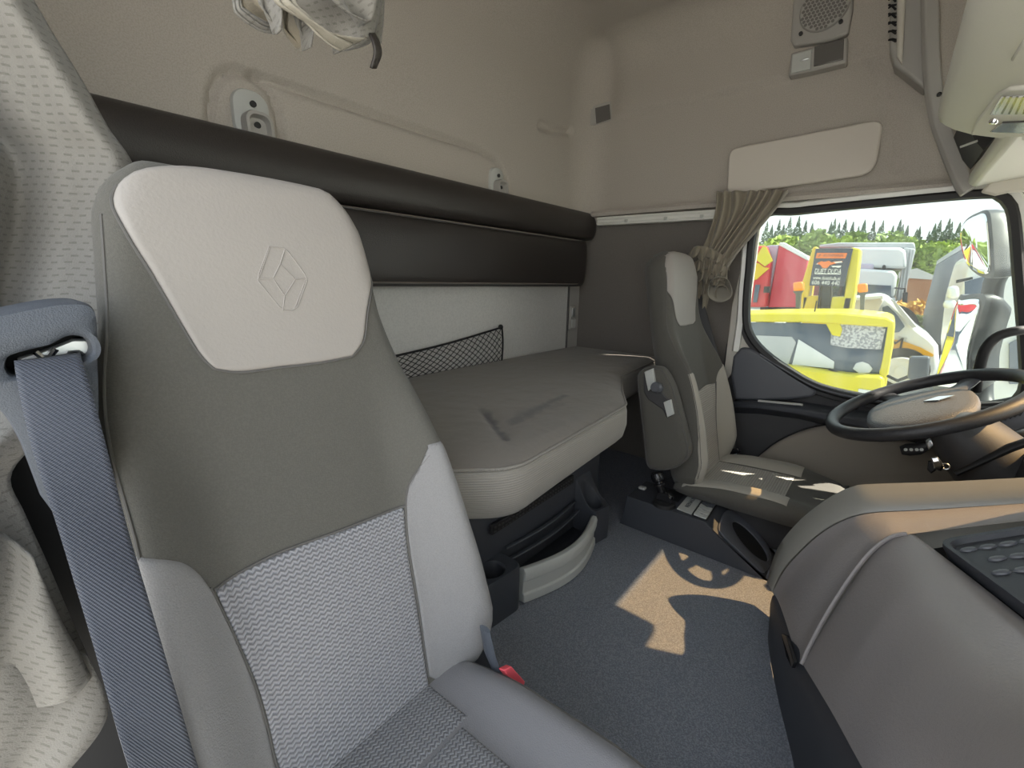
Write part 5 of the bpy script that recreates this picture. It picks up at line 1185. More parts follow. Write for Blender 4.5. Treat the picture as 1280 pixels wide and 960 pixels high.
def frill(nm, P, h, per, amp, mt, x0):
    c = crv([PX(u, v, x0) for u, v in P], 90); rows = []
    for k in range(8):
        t = k/7; rows.append([p+Vector((-amp*t*(1.2+math.sin(i*per))-0.004, amp*0.5*t*math.cos(i*per*1.1), -h*t+amp*0.6*t*math.sin(i*per*0.7+1))) for i, p in enumerate(c)])
    mb = MB(); mb.grid(rows); return mb.build(nm, mt, cu3, solid=0.002, sharp=0)
frill('ruffle', [(862, 316), (870, 308), (885, 309), (900, 316), (912, 326)], 0.05, 0.42, 0.018, M['curtain_brown'], XG-0.02)
frill('ruffle', [(868, 328), (880, 322), (895, 326), (911, 334)], 0.055, 0.5, 0.016, M['curtain_brown'], XG-0.03)
frill('ruffle', [(870, 342), (882, 336), (895, 338), (908, 340)], 0.05, 0.36, 0.018, M['curtain_brown'], XG-0.03)
def roll_(nm, u, v, ru, rv, x0, dx, mt, turn=1.0):
    rows = []
    for k in range(10):
        t = k/9; s = 1.0-0.45*t; rows.append([PX(u-4*t+ru*s*math.cos(a)*(1+0.08*math.sin(3*a)), v-12*t+rv*s*math.sin(a)*(1+0.08*math.cos(2*a)), x0+dx*t) for a in [2*math.pi*i/40 for i in range(40)]])
    mb = MB(); mb.grid(rows, cu=True); return mb.build(nm, mt, cu3, solid=0.002, sharp=0)
roll_('roll', 900, 362, 15, 17, XG-0.07, 0.05, M['curtain_edge'])
roll_('roll', 903, 366, 9, 10, XG-0.058, 0.04, M['curtain_brown'])
gsheet('tail', [(869, 340), (870, 360), (874, 380), (876, 392)], [(892, 345), (888, 365), (884, 382), (880, 392)], 20, 30, 2, 0.008, M['curtain_brown'], x0=XG-0.01)
# ================================================================ outside the driver's window
GZ = -1.35
M['ground'] = mat('sandy_concrete', (0.50, 0.48, 0.44), 0.9, speck=(0.6, 0.5, (0.42, 0.41, 0.38)))
M['yellow'] = mat('yellow_paint', (0.70, 0.60, 0.03), 0.35, coat=0.3)
M['yellow_deep'] = mat('deep_yellow_paint', (0.72, 0.50, 0.02), 0.4, coat=0.2)
M['red_tarp'] = mat('red_tarpaulin', (0.58, 0.05, 0.08), 0.5)
M['red_paint'] = mat('red_paint', (0.60, 0.02, 0.03), 0.35, coat=0.3)
M['white_veh'] = mat('white_vehicle_paint', (0.72, 0.73, 0.74), 0.35, coat=0.3)
M['grey_veh'] = mat('silver_grey_panel', (0.45, 0.46, 0.48), 0.45)
M['tarp_grey'] = mat('blue_grey_tarpaulin', (0.17, 0.19, 0.24), 0.6, speck=(1.5, 0.4, (0.22, 0.23, 0.27)))
M['veh_glass'] = mat('dark_vehicle_glass', (0.05, 0.08, 0.13), 0.08, spec=0.9)
M['tyre'] = mat('tyre_rubber', (0.03, 0.03, 0.032), 0.8)
M['orange'] = mat('orange_lens', (0.85, 0.25, 0.01), 0.25, coat=0.3)
M['orange_stripe'] = mat('orange_yellow_stripe', (0.75, 0.38, 0.02), 0.4)
M['lavender'] = mat('lavender_panel', (0.50, 0.45, 0.58), 0.5)
M['sign_dark'] = mat('navy_sign_board', (0.055, 0.065, 0.10), 0.5)
M['sign_orange'] = mat('orange_sign_print', (0.85, 0.22, 0.05), 0.5)
M['sign_white'] = mat('white_sign_print', (0.85, 0.85, 0.85), 0.5)
M['paper'] = mat('mottled_paper', (0.55, 0.54, 0.55), 0.8, speck=(40, 0.9, (0.25, 0.25, 0.28), 0.03))
M['mirror'] = mat('mirror_glass', (0.9, 0.92, 0.93), 0.015, metal=1.0)
M['fence'] = mat('brown_boards', (0.30, 0.14, 0.07), 0.8)
M['roof_grey'] = mat('grey_roofing', (0.45, 0.45, 0.45), 0.8)
M['leaf_bright'] = mat('bright_green_leaves', (0.36, 0.46, 0.06), 0.6, speck=(0.9, 0.6, (0.26, 0.36, 0.06)))
M['leaf_mid'] = mat('mid_green_leaves', (0.24, 0.33, 0.07), 0.6, speck=(0.9, 0.6, (0.17, 0.25, 0.06)))
M['leaf_pine'] = mat('blue_green_needles', (0.20, 0.26, 0.18), 0.7, speck=(0.9, 0.5, (0.14, 0.20, 0.14)))
M['leaf_yellow'] = mat('orange_yellow_leaves', (0.55, 0.30, 0.03), 0.7)
M['bark'] = mat('bark', (0.12, 0.09, 0.07), 0.9)
gr = MB(); gr.grid([[(-60+170*i/20, -90+180*j/20, GZ) for i in range(21)] for j in range(21)]); tag(gr.build('ground', M['ground']), kind='structure')
def slab(pts, x, dep, name, m, root, bevel=0.0, skew=0.0):
    """px outline at distance x, given depth dep along x (a solid block)"""
    mb = MB(); mb.prism([PX(u, v, x) for u, v in pts], (dep, skew, 0)); return mb.build(name, m, root, bevel=bevel)
def vroot(name, label, cat, u, v, x, group=None):
    p = PX(u, v, x); return thing(name, label, cat, (p.x, p.y, GZ), group)
def wheel(root, c, r, w, ax, name='wheel'):
    mb = MB(); mb.lathe([(r*0.6, -w/2), (r, -w/2+0.03), (r, w/2-0.03), (r*0.6, w/2)], c, ax, 28); o = mb.build(name, M['tyre'], root)
    mb = MB(); mb.lathe([(r*0.62, -w/2-0.01), (r*0.58, -w/2-0.03), (r*0.2, -w/2+0.01), (r*0.18, -w/2-0.03), (0, -w/2-0.03)], c, ax, 24); mb.build('hub', M['white_veh'], o); return o
# ---- yellow truck just outside
yt = vroot('yellow_truck', 'yellow recovery truck parked facing the window, with windscreen and wiper', 'truck', 1030, 450, 6.4)
slab([(880, 398), (900, 393), (960, 391), (1050, 391), (1108, 397), (1119, 402), (1119, 410), (1108, 409), (1010, 403), (880, 402)], 6.0, 1.3, 'roof', M['yellow'], yt, 0.04)
slab([(1110, 406), (1119, 405), (1117, 430), (1106, 494), (1094, 492), (1103, 450)], 6.0, 0.16, 'pillar', M['yellow'], yt, 0.015)
slab([(880, 402), (1010, 404), (1110, 410), (1111, 414), (1098, 471), (1060, 468), (990, 458), (880, 450)], 6.06, 0.02, 'windscreen', M['veh_glass'], yt)
slab([(880, 448), (990, 458), (1060, 468), (1099, 470), (1106, 474), (1104, 500), (1100, 545), (880, 545)], 5.9, 0.5, 'front_panel', M['yellow'], yt, 0.03)
slab([(1073, 486), (1094, 489), (1093, 496), (1072, 494)], 5.885, 0.05, 'headlight', M['lens'], yt, 0.005)
slab([(880, 470), (1100, 480), (1100, 560), (880, 560)], 6.2, 1.2, 'cab_body', M['yellow'], yt)
mb = MB(); mb.tube([PX(u, v, 5.98) for u, v in [(1036, 461), (1046, 465), (1074, 478)]], 0.012, 6); mb.build('wiper', M['black'], yt)
mb = MB(); mb.tube([PX(u, v, 6.3) for u, v in [(1017, 396), (1021, 376)]], 0.008, 5); mb.build('aerial', M['black'], yt)
slab([(1040, 404), (1090, 407), (1107, 411), (1101, 437), (1060, 435), (1038, 431)], 6.045, 0.008, 'paper_sheet', M['paper'], yt)
slab([(1032, 404), (1050, 405), (1053, 412), (1050, 421), (1040, 419)], 6.03, 0.012, 'yellow_vest', M['yellow'], yt, 0.004)
slab([(942, 419), (990, 421), (995, 428), (985, 458), (942, 446)], 6.045, 0.012, 'seat_back_view', M['grey_veh'], yt, 0.004)
slab([(998, 424), (1043, 452), (1042, 461), (990, 456)], 6.04, 0.012, 'pale_dash_top', M['white_veh'], yt, 0.004)
for a in ([(1066, 461), (1070, 454), (1078, 452), (1086, 455), (1091, 461), (1087, 466), (1074, 467)],): slab(a, 6.04, 0.012, 'white_bag', M['white_veh'], yt, 0.004)
slab([(1137, 446), (1163, 446), (1161, 472), (1155, 478), (1134, 474)], 5.7, 0.10, 'side_mirror', M['satin_plastic'], yt, 0.02)
mb = MB(); mb.tube([PX(1110, 470, 5.9), PX(1122, 476, 5.8), PX(1137, 470, 5.76)], 0.016, 6); mb.build('mirror_arm', M['black'], yt)
for y_ in (PX(1085, 545, 6.2).y, PX(900, 545, 6.2).y): wheel(yt, (6.5, y_, GZ+0.36), 0.36, 0.22, (0, 1, 0))
# boom and sign on the yellow truck's back
bo_ = vroot('crane_boom', 'yellow lifting boom frame with dark sign board standing behind the yellow cab', 'crane', 1040, 390, 8.2)
for pts, m_, nm in (([(1016, 309), (1021, 308), (1011, 370), (1003, 396), (1000, 396), (1003, 352)], 'yellow_deep', 'upright'), ([(1064, 309), (1076, 311), (1071, 355), (1064, 396), (1050, 396), (1056, 366)], 'yellow', 'upright'),
                  ([(1003, 370), (1025, 370), (1022, 397), (1001, 397)], 'yellow_deep', 'base_block'), ([(1040, 371), (1066, 371), (1062, 397), (1036, 397)], 'yellow', 'base_block')):
    slab(pts, 8.2, 0.5, nm, M[m_], bo_, 0.02)
slab([(1027, 352), (1040, 352), (1037, 398), (1023, 398)], 8.3, 0.25, 'ram', M['satin_plastic'], bo_, 0.03)
q0, q1 = PX(1003, 396, 8.2), PX(1062, 396, 8.2); mb = MB(); mb.prism([q0, q1, Vector((8.2, q1.y, GZ)), Vector((8.2, q0.y, GZ))], (0.5, 0, 0)); mb.build('pedestal', M['yellow_deep'], bo_, bevel=0.02)
mb = MB(); mb.tube([PX(1026, 356, 8.18), PX(1022, 392, 8.18)], 0.015, 6); mb.build('hose', M['black'], bo_)
S4 = [PX(u, v, 8.15) for u, v in [(1019.5, 310.5), (1066.5, 310.5), (1055, 358), (1011.5, 357)]]
sg = thing('sign_board', 'dark navy sign board with orange bar and white lettering on the boom', 'sign', tuple((S4[2]+S4[3])/2))
mb = MB(); mb.prism(S4, (0.03, 0, 0)); mb.build('board', M['sign_dark'], sg, bevel=0.004)
sq_ = lambda s, t: (S4[0].lerp(S4[1], s)).lerp(S4[3].lerp(S4[2], s), t)+Vector((-0.004, 0, 0))
xr = S4[1]-S4[0]; yu = S4[0]-S4[3]
mb = MB(); mb.prism([sq_(0.06, 0.12), sq_(0.88, 0.12), sq_(0.86, 0.26), sq_(0.045, 0.26)], (0.004, 0, 0)); mb.build('orange_bar', M['sign_orange'], sg)
W_ = xr.length
text_mesh('lettering', 'RUTHMANN', 0.055, M['sign_dark'], sg, sq_(0.52, 0.19)+Vector((-0.002, 0, 0)), xr, yu, 0.001, width=W_*0.52)
mb = MB(); mb.prism([sq_(0.10, 0.225), sq_(0.16, 0.15), sq_(0.19, 0.15), sq_(0.13, 0.225)], (-0.002, 0, 0)); mb.build('bar_mark', M['sign_dark'], sg)
# red crane-truck pictogram with white details
for k, pts in enumerate(([(0.10, 0.40), (0.24, 0.33), (0.30, 0.36), (0.44, 0.32), (0.50, 0.37), (0.62, 0.34), (0.80, 0.33), (0.80, 0.36), (0.62, 0.40), (0.48, 0.44), (0.42, 0.52), (0.30, 0.52), (0.22, 0.44)],)):
    mb = MB(); mb.prism([sq_(*q) for q in pts], (0.003, 0, 0)); mb.build('red_pictogram', M['sign_orange'], sg)
for pts in ([(0.56, 0.355), (0.78, 0.335), (0.80, 0.37), (0.64, 0.39)], [(0.52, 0.46), (0.80, 0.45), (0.78, 0.50), (0.70, 0.51), (0.66, 0.49), (0.58, 0.50)], [(0.08, 0.42), (0.14, 0.40), (0.14, 0.43)]):
    mb = MB(); mb.prism([sq_(*q)+Vector((-0.002, 0, 0)) for q in pts], (0.002, 0, 0)); mb.build('white_pictogram', M['sign_white'], sg)
text_mesh('lettering', 'DUET DUDA', 0.10, M['sign_white'], sg, sq_(0.46, 0.61), xr, yu, 0.001, width=W_*0.72)
mb = MB(); mb.prism([sq_(0.10, 0.665), sq_(0.82, 0.665), sq_(0.82, 0.685), sq_(0.10, 0.685)], (0.003, 0, 0)); mb.build('rule', M['sign_white'], sg)
text_mesh('lettering', 'www.duetduda.pl', 0.075, M['sign_white'], sg, sq_(0.46, 0.79), xr, yu, 0.001, width=W_*0.74)
text_mesh('lettering', '606 440 440', 0.085, M['sign_white'], sg, sq_(0.46, 0.92), xr, yu, 0.001, width=W_*0.76)
for u, v, who in ((997.5, 359, 'left of'), (1078, 361, 'right of')):
    bt = thing('beacon', 'orange square beacon lamp %s the sign board above the yellow roof' % who, 'beacon', tuple(PX(u, v+8, 7.2)), 'orange beacons on the yellow truck')
    slab([(u-6.5, v-6), (u+6, v-7), (u+7, v+4), (u-6, v+5)], 7.2, 0.14, 'lens', M['orange'], bt, 0.02)
    slab([(u-7, v+5), (u+6, v+4.5), (u+3, v+9), (u+1, v+40), (u-3, v+40), (u-3, v+9)], 7.22, 0.10, 'bracket', M['satin_plastic'], bt)
# ---- red lorry
rt_ = vroot('red_lorry', 'red curtain-sided lorry with yellow flame graphic at the window left edge', 'lorry', 980, 350, 12.5)
S_ = lambda pts, nm, m_, x=12.5, dep=2.2, b=0.02, sk=0.0: slab(pts, x, dep, nm, M[m_], rt_, b, sk)
S_([(974, 306), (1010, 324), (1002, 384), (960, 384)], 'tarp_side', 'red_tarp', 12.4, 5.0, 0.02)
S_([(974, 303), (980, 303), (1010, 320), (1010, 326), (974, 307)], 'top_rail', 'white_veh', 12.36, 0.3)
S_([(958, 307), (974, 306), (960, 384), (946, 384)], 'front_wall', 'lavender', 12.45, 1.0)
S_([(925, 308), (957, 307), (964, 325), (958, 384), (925, 384)], 'cab', 'red_paint', 12.2, 1.8, 0.05)
S_([(953, 308), (958, 309), (966, 326), (956, 333), (948, 327), (944, 324)], 'flame_graphic', 'yellow', 12.18, 0.03, 0.0)
S_([(938, 327), (948, 329), (955, 334), (962, 335), (945, 350), (938, 348)], 'flame_graphic', 'yellow_deep', 12.17, 0.03, 0.0)
S_([(944, 356), (950, 356), (946, 378), (941, 378)], 'cab_window', 'veh_glass', 12.15, 0.05, 0.0)
S_([(955, 358), (962, 358), (961, 366), (954, 366)], 'side_mirror', 'tyre', 12.0, 0.1, 0.0)
S_([(950, 380), (1003, 380), (1003, 400), (950, 400)], 'chassis', 'tyre', 12.5, 3.0)
for u in (955, 992): wheel(rt_, PX(u, 412, 12.9), 0.5, 0.3, (0, 1, 0))
# ---- white lorry with tall deflector
wl_ = vroot('white_lorry', 'white lorry with tall roof deflector and silver box behind the sign board', 'lorry', 1100, 370, 13.5)
S_ = lambda pts, nm, m_, x=13.5, dep=2.0, b=0.03: slab(pts, x, dep, nm, M[m_], wl_, b)
S_([(1024, 306), (1050, 303), (1143, 303), (1145, 312), (1066, 309), (1024, 310)], 'box_top', 'grey_veh', 13.6, 4.5)
S_([(1064, 309), (1126, 309), (1133, 314), (1133, 336), (1070, 334), (1062, 330)], 'deflector', 'white_veh', 13.3, 1.8, 0.06)
S_([(1073, 329), (1092, 330), (1092, 337), (1072, 336)], 'sun_visor', 'lavender', 13.25, 0.1)
S_([(1103, 331), (1107, 331), (1107, 337), (1103, 337)], 'marker_lamp', 'tyre', 13.25, 0.1)
S_([(1066, 335), (1118, 338), (1122, 345), (1118, 372), (1062, 372)], 'cab', 'white_veh', 13.2, 2.0, 0.06)
S_([(1070, 355), (1114, 357), (1114, 372), (1068, 372)], 'windscreen', 'veh_glass', 13.17, 0.04, 0)
S_([(1130, 309), (1145, 311), (1137, 345), (1126, 376), (1120, 376), (1128, 340)], 'box_side', 'grey_veh', 13.5, 4.0)
for k in range(3): S_([(1131+k*4, 312), (1132+k*4, 312), (1124+k*4, 372), (1123+k*4, 372)], 'side_post', 'white_veh', 13.45, 0.06, 0)
S_([(1128, 366), (1135, 365), (1134, 378), (1128, 378)], 'side_mirror', 'tyre', 12.9, 0.15, 0.01)
mb = MB(); mb.tube([PX(1119, 360, 13.2), PX(1131, 361, 12.95), PX(1131, 368, 12.95)], 0.02, 6); mb.build('mirror_arm', M['tyre'], wl_)
S_([(1062, 372), (1120, 372), (1118, 400), (1062, 400)], 'lower_front', 'white_veh', 13.15, 2.0)
for u in (1072, 1112): wheel(wl_, PX(u, 408, 13.6), 0.5, 0.3, (1, 0, 0))
# ---- white van with orange stripe
vn = vroot('white_van', 'white van with orange side stripe parked right of the yellow cab', 'van', 1130, 450, 9.5)
S_ = lambda pts, nm, m_, x=9.5, dep=1.8, b=0.03: slab(pts, x, dep, nm, M[m_], vn, b)
S_([(1056, 372), (1100, 367), (1110, 372), (1128, 388), (1148, 411), (1166, 424), (1173, 432), (1175, 462), (1170, 470), (1060, 470)], 'body', 'white_veh', 9.5, 1.8, 0.06)
S_([(1103, 384), (1110, 382), (1122, 394), (1131, 408), (1124, 415), (1105, 418)], 'side_glass', 'veh_glass', 9.46, 0.03, 0)
S_([(1112, 373), (1118, 376), (1146, 409), (1140, 410), (1128, 397)], 'windscreen', 'grey_veh', 9.45, 0.05, 0)
S_([(1116, 424), (1130, 427), (1150, 434), (1167, 443), (1166, 446), (1140, 441), (1115, 437)], 'stripe', 'orange_stripe', 9.46, 0.03, 0)
text_mesh('fleet_mark', 'M', 0.28, M['tyre'], vn, PX(1119, 430, 9.445), (0, -1, 0), (0, 0, 1), 0.002)
S_([(1123, 420), (1134, 422), (1133, 426), (1123, 424)], 'door_handle', 'grey_veh', 9.45, 0.04, 0)
wheel(vn, PX(1125, 462, 9.50), 0.36, 0.24, (1, 0, 0)); wheel(vn, PX(1075, 462, 9.5), 0.36, 0.24, (1, 0, 0))
S_([(1063, 374), (1100, 372), (1104, 376), (1097, 392), (1063, 390)], 'rear_hatch', 'board', 9.42, 0.08, 0.01)
S_([(1060, 372), (1104, 369), (1104, 373), (1060, 376)], 'roof_rack', 'white_veh', 9.3, 0.3, 0.01)
# ---- grey trailer and white cab at the right
gt = vroot('grey_trailer', 'long blue-grey tarpaulin trailer at an angle in front of the trees', 'trailer', 1190, 400, 14.0)
mb = MB(); q = [PX(1170, 331, 19.0), PX(1222, 300, 11.0), PX(1200, 452, 11.0), PX(1149, 412, 19.0)]; mb.prism(q, (1.4, -1.9, 0)); mb.build('tarp_side', M['tarp_grey'], gt, bevel=0.03)
mb = MB(); mb.prism([q[0], q[1], q[1]+Vector((0, 0, 0.12)), q[0]+Vector((0, 0, 0.12))], (0.3, -0.4, 0)); mb.build('top_rail', M['grey_veh'], gt)
mb = MB(); mb.prism([q[3], q[2], q[2]-Vector((0, 0, 0.35)), q[3]-Vector((0, 0, 0.35))], (1.0, -1.5, 0)); mb.build('chassis', M['tyre'], gt)
for s in (0.15, 0.3, 0.8): wheel(gt, q[3].lerp(q[2], s)*1.0+Vector((0.3, -0.4, GZ+0.5-q[3].lerp(q[2], s).z)), 0.5, 0.3, (0.6, -0.8, 0))
wc = vroot('white_cab', 'white lorry cab standing close behind the two door mirrors', 'lorry', 1240, 420, 7.0)
S_ = lambda pts, nm, m_, x=7.0, dep=1.8, b=0.03: slab(pts, x, dep, nm, M[m_], wc, b)
S_([(1216, 318), (1262, 300), (1300, 300), (1300, 520), (1196, 520), (1192, 440), (1200, 372)], 'cab_side', 'white_veh', 7.0, 1.8, 0.06)
S_([(1206, 352), (1232, 345), (1240, 366), (1206, 372)], 'side_glass', 'veh_glass', 6.97, 0.03, 0)
S_([(1186, 358), (1199, 357), (1200, 372), (1185, 374)], 'mirror', 'white_veh', 6.7, 0.2, 0.03)
S_([(1181, 376), (1196, 375), (1196, 385), (1180, 386)], 'lower_mirror', 'white_veh', 6.7, 0.2, 0.03)
S_([(1196, 350), (1216, 346), (1216, 349), (1196, 354)], 'mirror_arm', 'tyre', 6.8, 0.1, 0)
S_([(1262, 430), (1280, 420), (1280, 480), (1262, 480)], 'step_box', 'tarp_grey', 6.95, 0.1, 0)
wheel(wc, (7.6, PX(1250, 500, 7.0).y, GZ+0.5), 0.5, 0.3, (1, 0, 0))
# ---- shed, fence, bushes
fe = vroot('board_fence', 'brown board fence between the white van and the grey trailer', 'fence', 1150, 370, 24)
for k in range(14):
    u = 1133+k*2.7; mb = MB(); a0, a1 = PX(u, 351, 24), PX(u+2.5, 351, 24); b0, b1 = Vector((24, a1.y, GZ)), Vector((24, a0.y, GZ)); mb.prism([a0, a1, b0, b1], (0.04+0.03*(k % 2), 0, 0)); mb.build('board', M['fence'], fe)
sd_ = vroot('shed', 'small shed with pale grey roof beyond the brown fence', 'shed', 1150, 360, 27)
q0, q1 = PX(1130, 346, 27), PX(1170, 348, 27); mb = MB(); mb.prism([q0, q1, Vector((27, q1.y, GZ)), Vector((27, q0.y, GZ))], (3.0, 0, 0)); mb.build('wall', M['fence'], sd_); slab([(1124, 340), (1146, 335), (1174, 347), (1174, 350), (1124, 347)], 26.8, 3.4, 'roof', M['roof_grey'], sd_)
def crown(rad, hgt, n, seed, pine=False, leaf=0.28):
    rnd = random.Random(seed); mb = MB()
    lumps = [(rnd.uniform(-0.55, 0.55)*rad, rnd.uniform(-0.55, 0.55)*rad, rnd.uniform(0.25, 0.8)*hgt, rnd.uniform(0.35, 0.6)*rad) for _ in range(11)]
    for k in range(n):
        if pine:
            t = rnd.random()**1.3; r = rad*(1-t)*(0.55+0.45*((t*7) % 1))*math.sqrt(rnd.random()*0.6+0.4); a = rnd.uniform(0, 6.283); p = Vector((r*math.cos(a), r*math.sin(a), hgt*(0.05+0.95*t)-0.2*r))
        else:
            x, y, z, r = rnd.choice(lumps); d = Vector((rnd.gauss(0, 1), rnd.gauss(0, 1), rnd.gauss(0, 1))).normalized(); p = Vector((x, y, z))+d*r*(0.75+0.3*rnd.random())
        u = Vector((rnd.gauss(0, 1), rnd.gauss(0, 1), rnd.gauss(0, 1))).normalized(); w = u.orthogonal().normalized(); s = leaf*(0.6+0.8*rnd.random())*((1.15-t)*0.9 if pine else 1)
        o = len(mb.v); mb.add([p-u*s, p+w*s*0.6, p+u*s, p-w*s*0.6+u.cross(w)*s*0.3], [(0, 1, 2), (0, 2, 3)])
    return mb
kinds = {}
def mesh_of(mb, name, m):
    me = bpy.data.meshes.new(name); me.from_pydata(mb.v, [], mb.f); me.materials.append(m); return me
for i in range(3):
    kinds['bright%d' % i] = mesh_of(crown(2.6, 6.5, 1500, i, leaf=0.33), 'crown', M['leaf_bright'])
    kinds['mid%d' % i] = mesh_of(crown(2.6, 7.0, 1500, i+9, leaf=0.33), 'crown', M['leaf_mid'])
    kinds['pine%d' % i] = mesh_of(crown(3.0, 10.5, 2600, i+20, True, 0.42), 'crown', M['leaf_pine'])
trunk = mesh_of(MB().lathe([(0.22, 0), (0.16, 3.0), (0.06, 7.0), (0, 7.2)], (0, 0, 0), (0, 0, 1), 8), 'trunk', M['bark'])
tree_n = {'bright': 'bright green leafy tree in the front row of the wood behind the lorries', 'mid': 'mid green leafy tree in the wood behind the lorries', 'pine': 'tall blue-green pine rising from the wood behind the lorries'}
ORD = ['first', 'second', 'third', 'fourth', 'fifth', 'sixth', 'seventh', 'eighth', 'ninth', 'tenth', 'eleventh', 'twelfth', 'thirteenth', 'fourteenth', 'fifteenth', 'sixteenth', 'seventeenth', 'eighteenth', 'nineteenth', 'twentieth', 'twenty-first', 'twenty-second', 'twenty-third', 'twenty-fourth', 'twenty-fifth', 'twenty-sixth', 'twenty-seventh', 'twenty-eighth', 'twenty-ninth', 'thirtieth', 'thirty-first', 'thirty-second', 'thirty-third', 'thirty-fourth', 'thirty-fifth', 'thirty-sixth', 'thirty-seventh', 'thirty-eighth', 'thirty-ninth', 'fortieth']
def tree(kind, i, p, s, grp):
    nm = {'bright': 'leafy_tree', 'mid': 'leafy_tree', 'pine': 'pine_tree'}[kind]
    lb = {'pine': '%s pine from the left in the rear tree row behind the lorries', 'bright': 'bright green leafy tree, %s from the left in the front tree row', 'mid': 'darker green leafy tree, %s from the left in the front tree row'}[kind] % ORD[i]
    r = thing(nm, lb, 'tree', p, grp); r.rotation_euler = (0, 0, i*1.7); r.scale = (s, s, s)
    for me, nm2, z in ((kinds['%s%d' % (kind, i % 3)], 'crown', 1.4), (trunk, 'trunk', 0)):
        o = bpy.data.objects.new(nm2, me); COL.objects.link(o); o.parent = r; o.location = (0, 0, z)
rt = random.Random(5)
for i in range(40):                                        # dark pines behind
    u = 925+i*7.6+rt.uniform(-3, 3); p = PX(u, 352, 62+rt.uniform(-3, 3)); top = 280+3*math.sin(i*0.7)+rt.uniform(-7, 7)
    h = PX(u, top, p.x).z-GZ; tree('pine', i, (p.x, p.y, GZ), h/11.9, 'pines behind the lorries')
for i in range(20):                                        # leafy trees in front
    u = 930+i*15.5+rt.uniform(-4, 4); p = PX(u, 352, 50+rt.uniform(-3, 3)); top = 288+3*math.sin(i*0.9+1)+rt.uniform(-3, 7)
    h = PX(u, top, p.x).z-GZ; k = 'bright' if i % 3 != 1 else 'mid'; tree(k, i, (p.x, p.y, GZ), h/8.2, 'bright leafy trees behind the lorries' if k == 'bright' else 'mid green leafy trees behind the lorries')
for u, v, x, s, m_, lb in ((1134, 384, 21, 0.42, 'leaf_yellow', 'orange-yellow flowering bush beside the silver lorry box'), (1140, 402, 18, 0.34, 'leaf_mid', 'dark green bush below the brown fence'), (1158, 404, 18.5, 0.34, 'leaf_mid', 'dark green bush beside the grey trailer end')):
    p = PX(u, v, x); r = thing('bush', lb, 'bush', (p.x, p.y, GZ)); o = bpy.data.objects.new('foliage', mesh_of(crown(1.3, 2.6, 500, int(u), leaf=0.16), 'foliage', M[m_])); COL.objects.link(o); o.parent = r
    o.scale = (0.8, 0.8, max(0.4, (PX(u, v-30, x).z-GZ)/3.4))
# ---- vehicles standing behind the cab, seen in the door mirrors
def box_vehicle(label, p, yaw, L, Wd, H, m_, lamps=True):
    r = thing('parked_van', label, 'van', p); r.rotation_euler = (0, 0, yaw); b0 = r['base']; r['base'] = [0, 0, 0]
    def put(o): o.matrix_parent_inverse = Matrix.Identity(4)
    mb = MB(); mb.prism([(-L/2, -Wd/2, 0.35), (L/2, -Wd/2, 0.35), (L/2, -Wd/2, 1.2), (L/2-0.9, -Wd/2, 1.35), (L/2-1.6, -Wd/2, H), (-L/2, -Wd/2, H)], (0, Wd, 0)); put(mb.build('body', M[m_], r, bevel=0.06))
    mb = MB(); mb.prism([(-L/2-0.01, -Wd*0.38, H*0.55), (-L/2-0.01, Wd*0.38, H*0.55), (-L/2-0.01, Wd*0.36, H*0.88), (-L/2-0.01, -Wd*0.36, H*0.88)], (-0.02, 0, 0)); put(mb.build('rear_glass', M['veh_glass'], r))
    for s in (-1, 1):
        mb = MB(); mb.box((-L/2-0.02, s*Wd*0.42, 0.85), (0.05, 0.18, 0.35)); put(mb.build('tail_lamp', M['red'], r, bevel=0.01))
        mb = MB(); mb.prism([(L/2-2.6, s*(Wd/2+0.005), H*0.55), (L/2-1.0, s*(Wd/2+0.005), H*0.55), (L/2-1.5, s*(Wd/2+0.005), H*0.88), (L/2-2.6, s*(Wd/2+0.005), H*0.88)], (0, s*0.015, 0)); put(mb.build('side_glass', M['veh_glass'], r))
        for x in (-L*0.3, L*0.3):
            mb = MB(); mb.lathe([(0.2, -0.1), (0.35, -0.09), (0.35, 0.09), (0.2, 0.1)], (x, s*(Wd/2-0.1), 0.35), (0, 1, 0), 20); put(mb.build('wheel', M['tyre'], r))
box_vehicle('white parked van with red tail lamps seen in the lower door mirror', (8.2, 6.0, GZ), 0.75, 4.8, 1.9, 2.2, 'white_veh')
box_vehicle('red parked van seen beyond the white one in the door mirrors', (12.5, 9.6, GZ), 0.7, 5.2, 2.0, 2.6, 'red_paint')
box_vehicle('yellow parked van seen at the side in the door mirrors', (13.0, 6.8, GZ), 0.8, 4.6, 1.9, 2.4, 'yellow')
for i in range(8):
    a = 0.35+i*0.12; tree('mid' if i % 2 else 'bright', i, (48*math.cos(a), 48*math.sin(a)+4, GZ), 1.2, None)
for o in list(S.objects):
    if o.type == 'EMPTY' and o.get('category') == 'tree' and o.location.y > 14: o['label'] = 'leafy tree in the row that only the door mirrors show'; o['group'] = 'trees behind the cab'
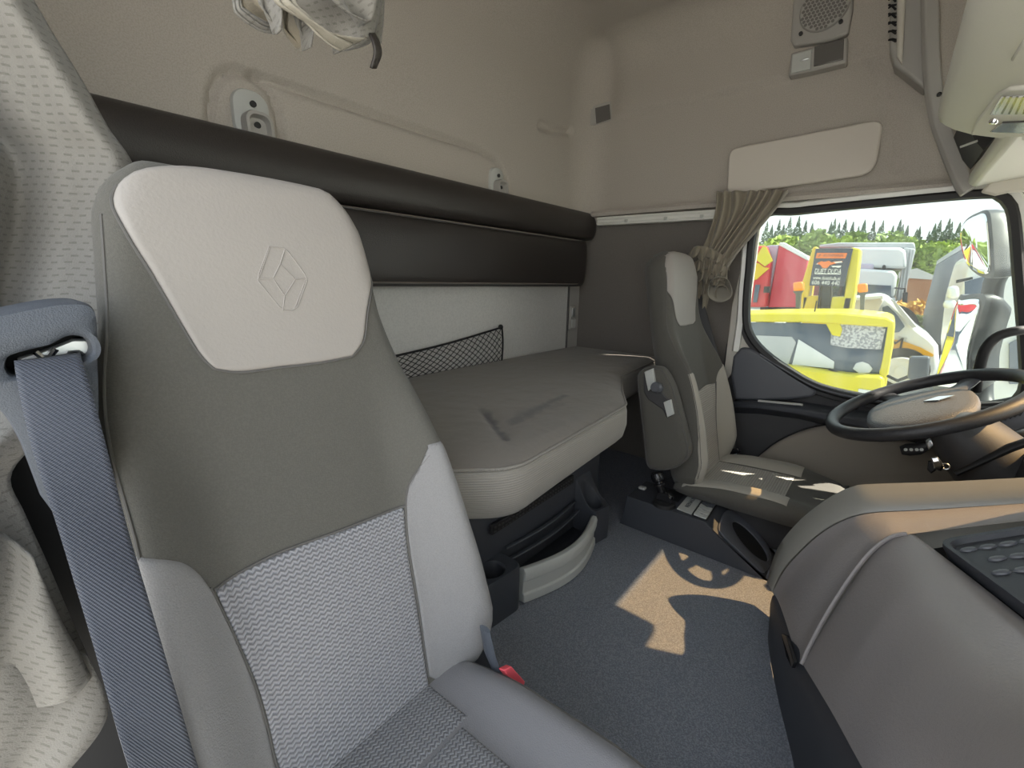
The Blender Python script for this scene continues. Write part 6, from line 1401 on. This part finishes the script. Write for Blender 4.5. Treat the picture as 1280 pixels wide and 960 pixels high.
# ---- door mirrors of this cab
def door_mirror(label, face, side, y_n, px, dep):
    x0 = px; n = Vector((-0.36, 1.0, 0.0)).normalized(); c0 = PX(*face[0], x0)
    P = [PP(u, v, PX(1222, 400 if face[0][1] > 360 else 310, x0), n) for u, v in face]; r = thing('door_mirror', label, 'mirror', tuple(sum(P, Vector())/len(P)+Vector((0, -0.05, -0.12))), 'door mirrors of the cab')
    c = sum(P, Vector())/len(P); hp = crv(P, 48, closed=True)
    back = Vector((0.02, -0.02, 0))-n*dep
    mb = MB(); mb.loft([[c+(p-c)*s-n*d+Vector((0.25*d, 0, 0))*0 for p in hp] for s, d in ((1.02, 0.0), (1.09, 0.004), (1.10, 0.03), (1.04, dep*0.6), (0.86, dep*0.95), (0.3, dep*1.05))]); mb.build('mirror_housing', M['satin_plastic'], r, sharp=50)
    mb = MB(); mb.loft([[c+(p-c)*s+n*(0.002+0.010*(1-s)) for p in hp] for s in (0.97, 0.85, 0.6, 0.3, 0.02)]); mb.build('mirror_glass', M['mirror'], r, sharp=0)
    return r, c, n
m1, c1_, n1 = door_mirror('upper wide-angle door mirror in dark housing outside the driver window', [(1201, 290), (1207, 277), (1220, 269), (1233, 267), (1237, 290), (1239, 320), (1238, 342), (1222, 341), (1208, 328), (1202, 308)], None, 1, 2.42, 0.10)
m2, c2_, n2 = door_mirror('tall main door mirror below the wide-angle one outside the driver window', [(1196, 378), (1203, 374), (1227, 374), (1222, 400), (1212, 440), (1206, 482), (1172, 484), (1168, 478), (1180, 430)], None, 1, 2.42, 0.10)
ma_ = thing('mirror_arm', 'dark bracket joining both door mirrors outside the driver window', 'bracket', tuple(c2_+Vector((0, -0.2, -0.2))))
mb = MB(); pth = [c1_-n1*0.08+Vector((0, -0.03, -0.02)), PX(1244, 350, 2.46), PX(1240, 372, 2.46), PX(1236, 420, 2.46), PX(1228, 490, 2.44), PX(1240, 540, 2.30)]; mb.tube(crv(pth, 24), 0.030, 10, flat=0.6); mb.build('bracket_tube', M['satin_plastic'], ma_)
# grab handle inside, by the pillar
gh_ = thing('grab_handle', 'black curved grab handle by the front pillar behind the steering wheel', 'handle', tuple(PX(1230, 480, 2.0)))
mb = MB(); mb.tube(crv([PX(u, v, x) for u, v, x in [(1220, 488, 2.03), (1224, 462, 1.99), (1232, 436, 1.97), (1248, 420, 1.97), (1275, 413, 1.98), (1310, 412, 2.03)]], 30), 0.014, 10); mb.build('grip', M['black'], gh_)
for o in S.objects:
    if 'base' in o.keys(): del o['base']
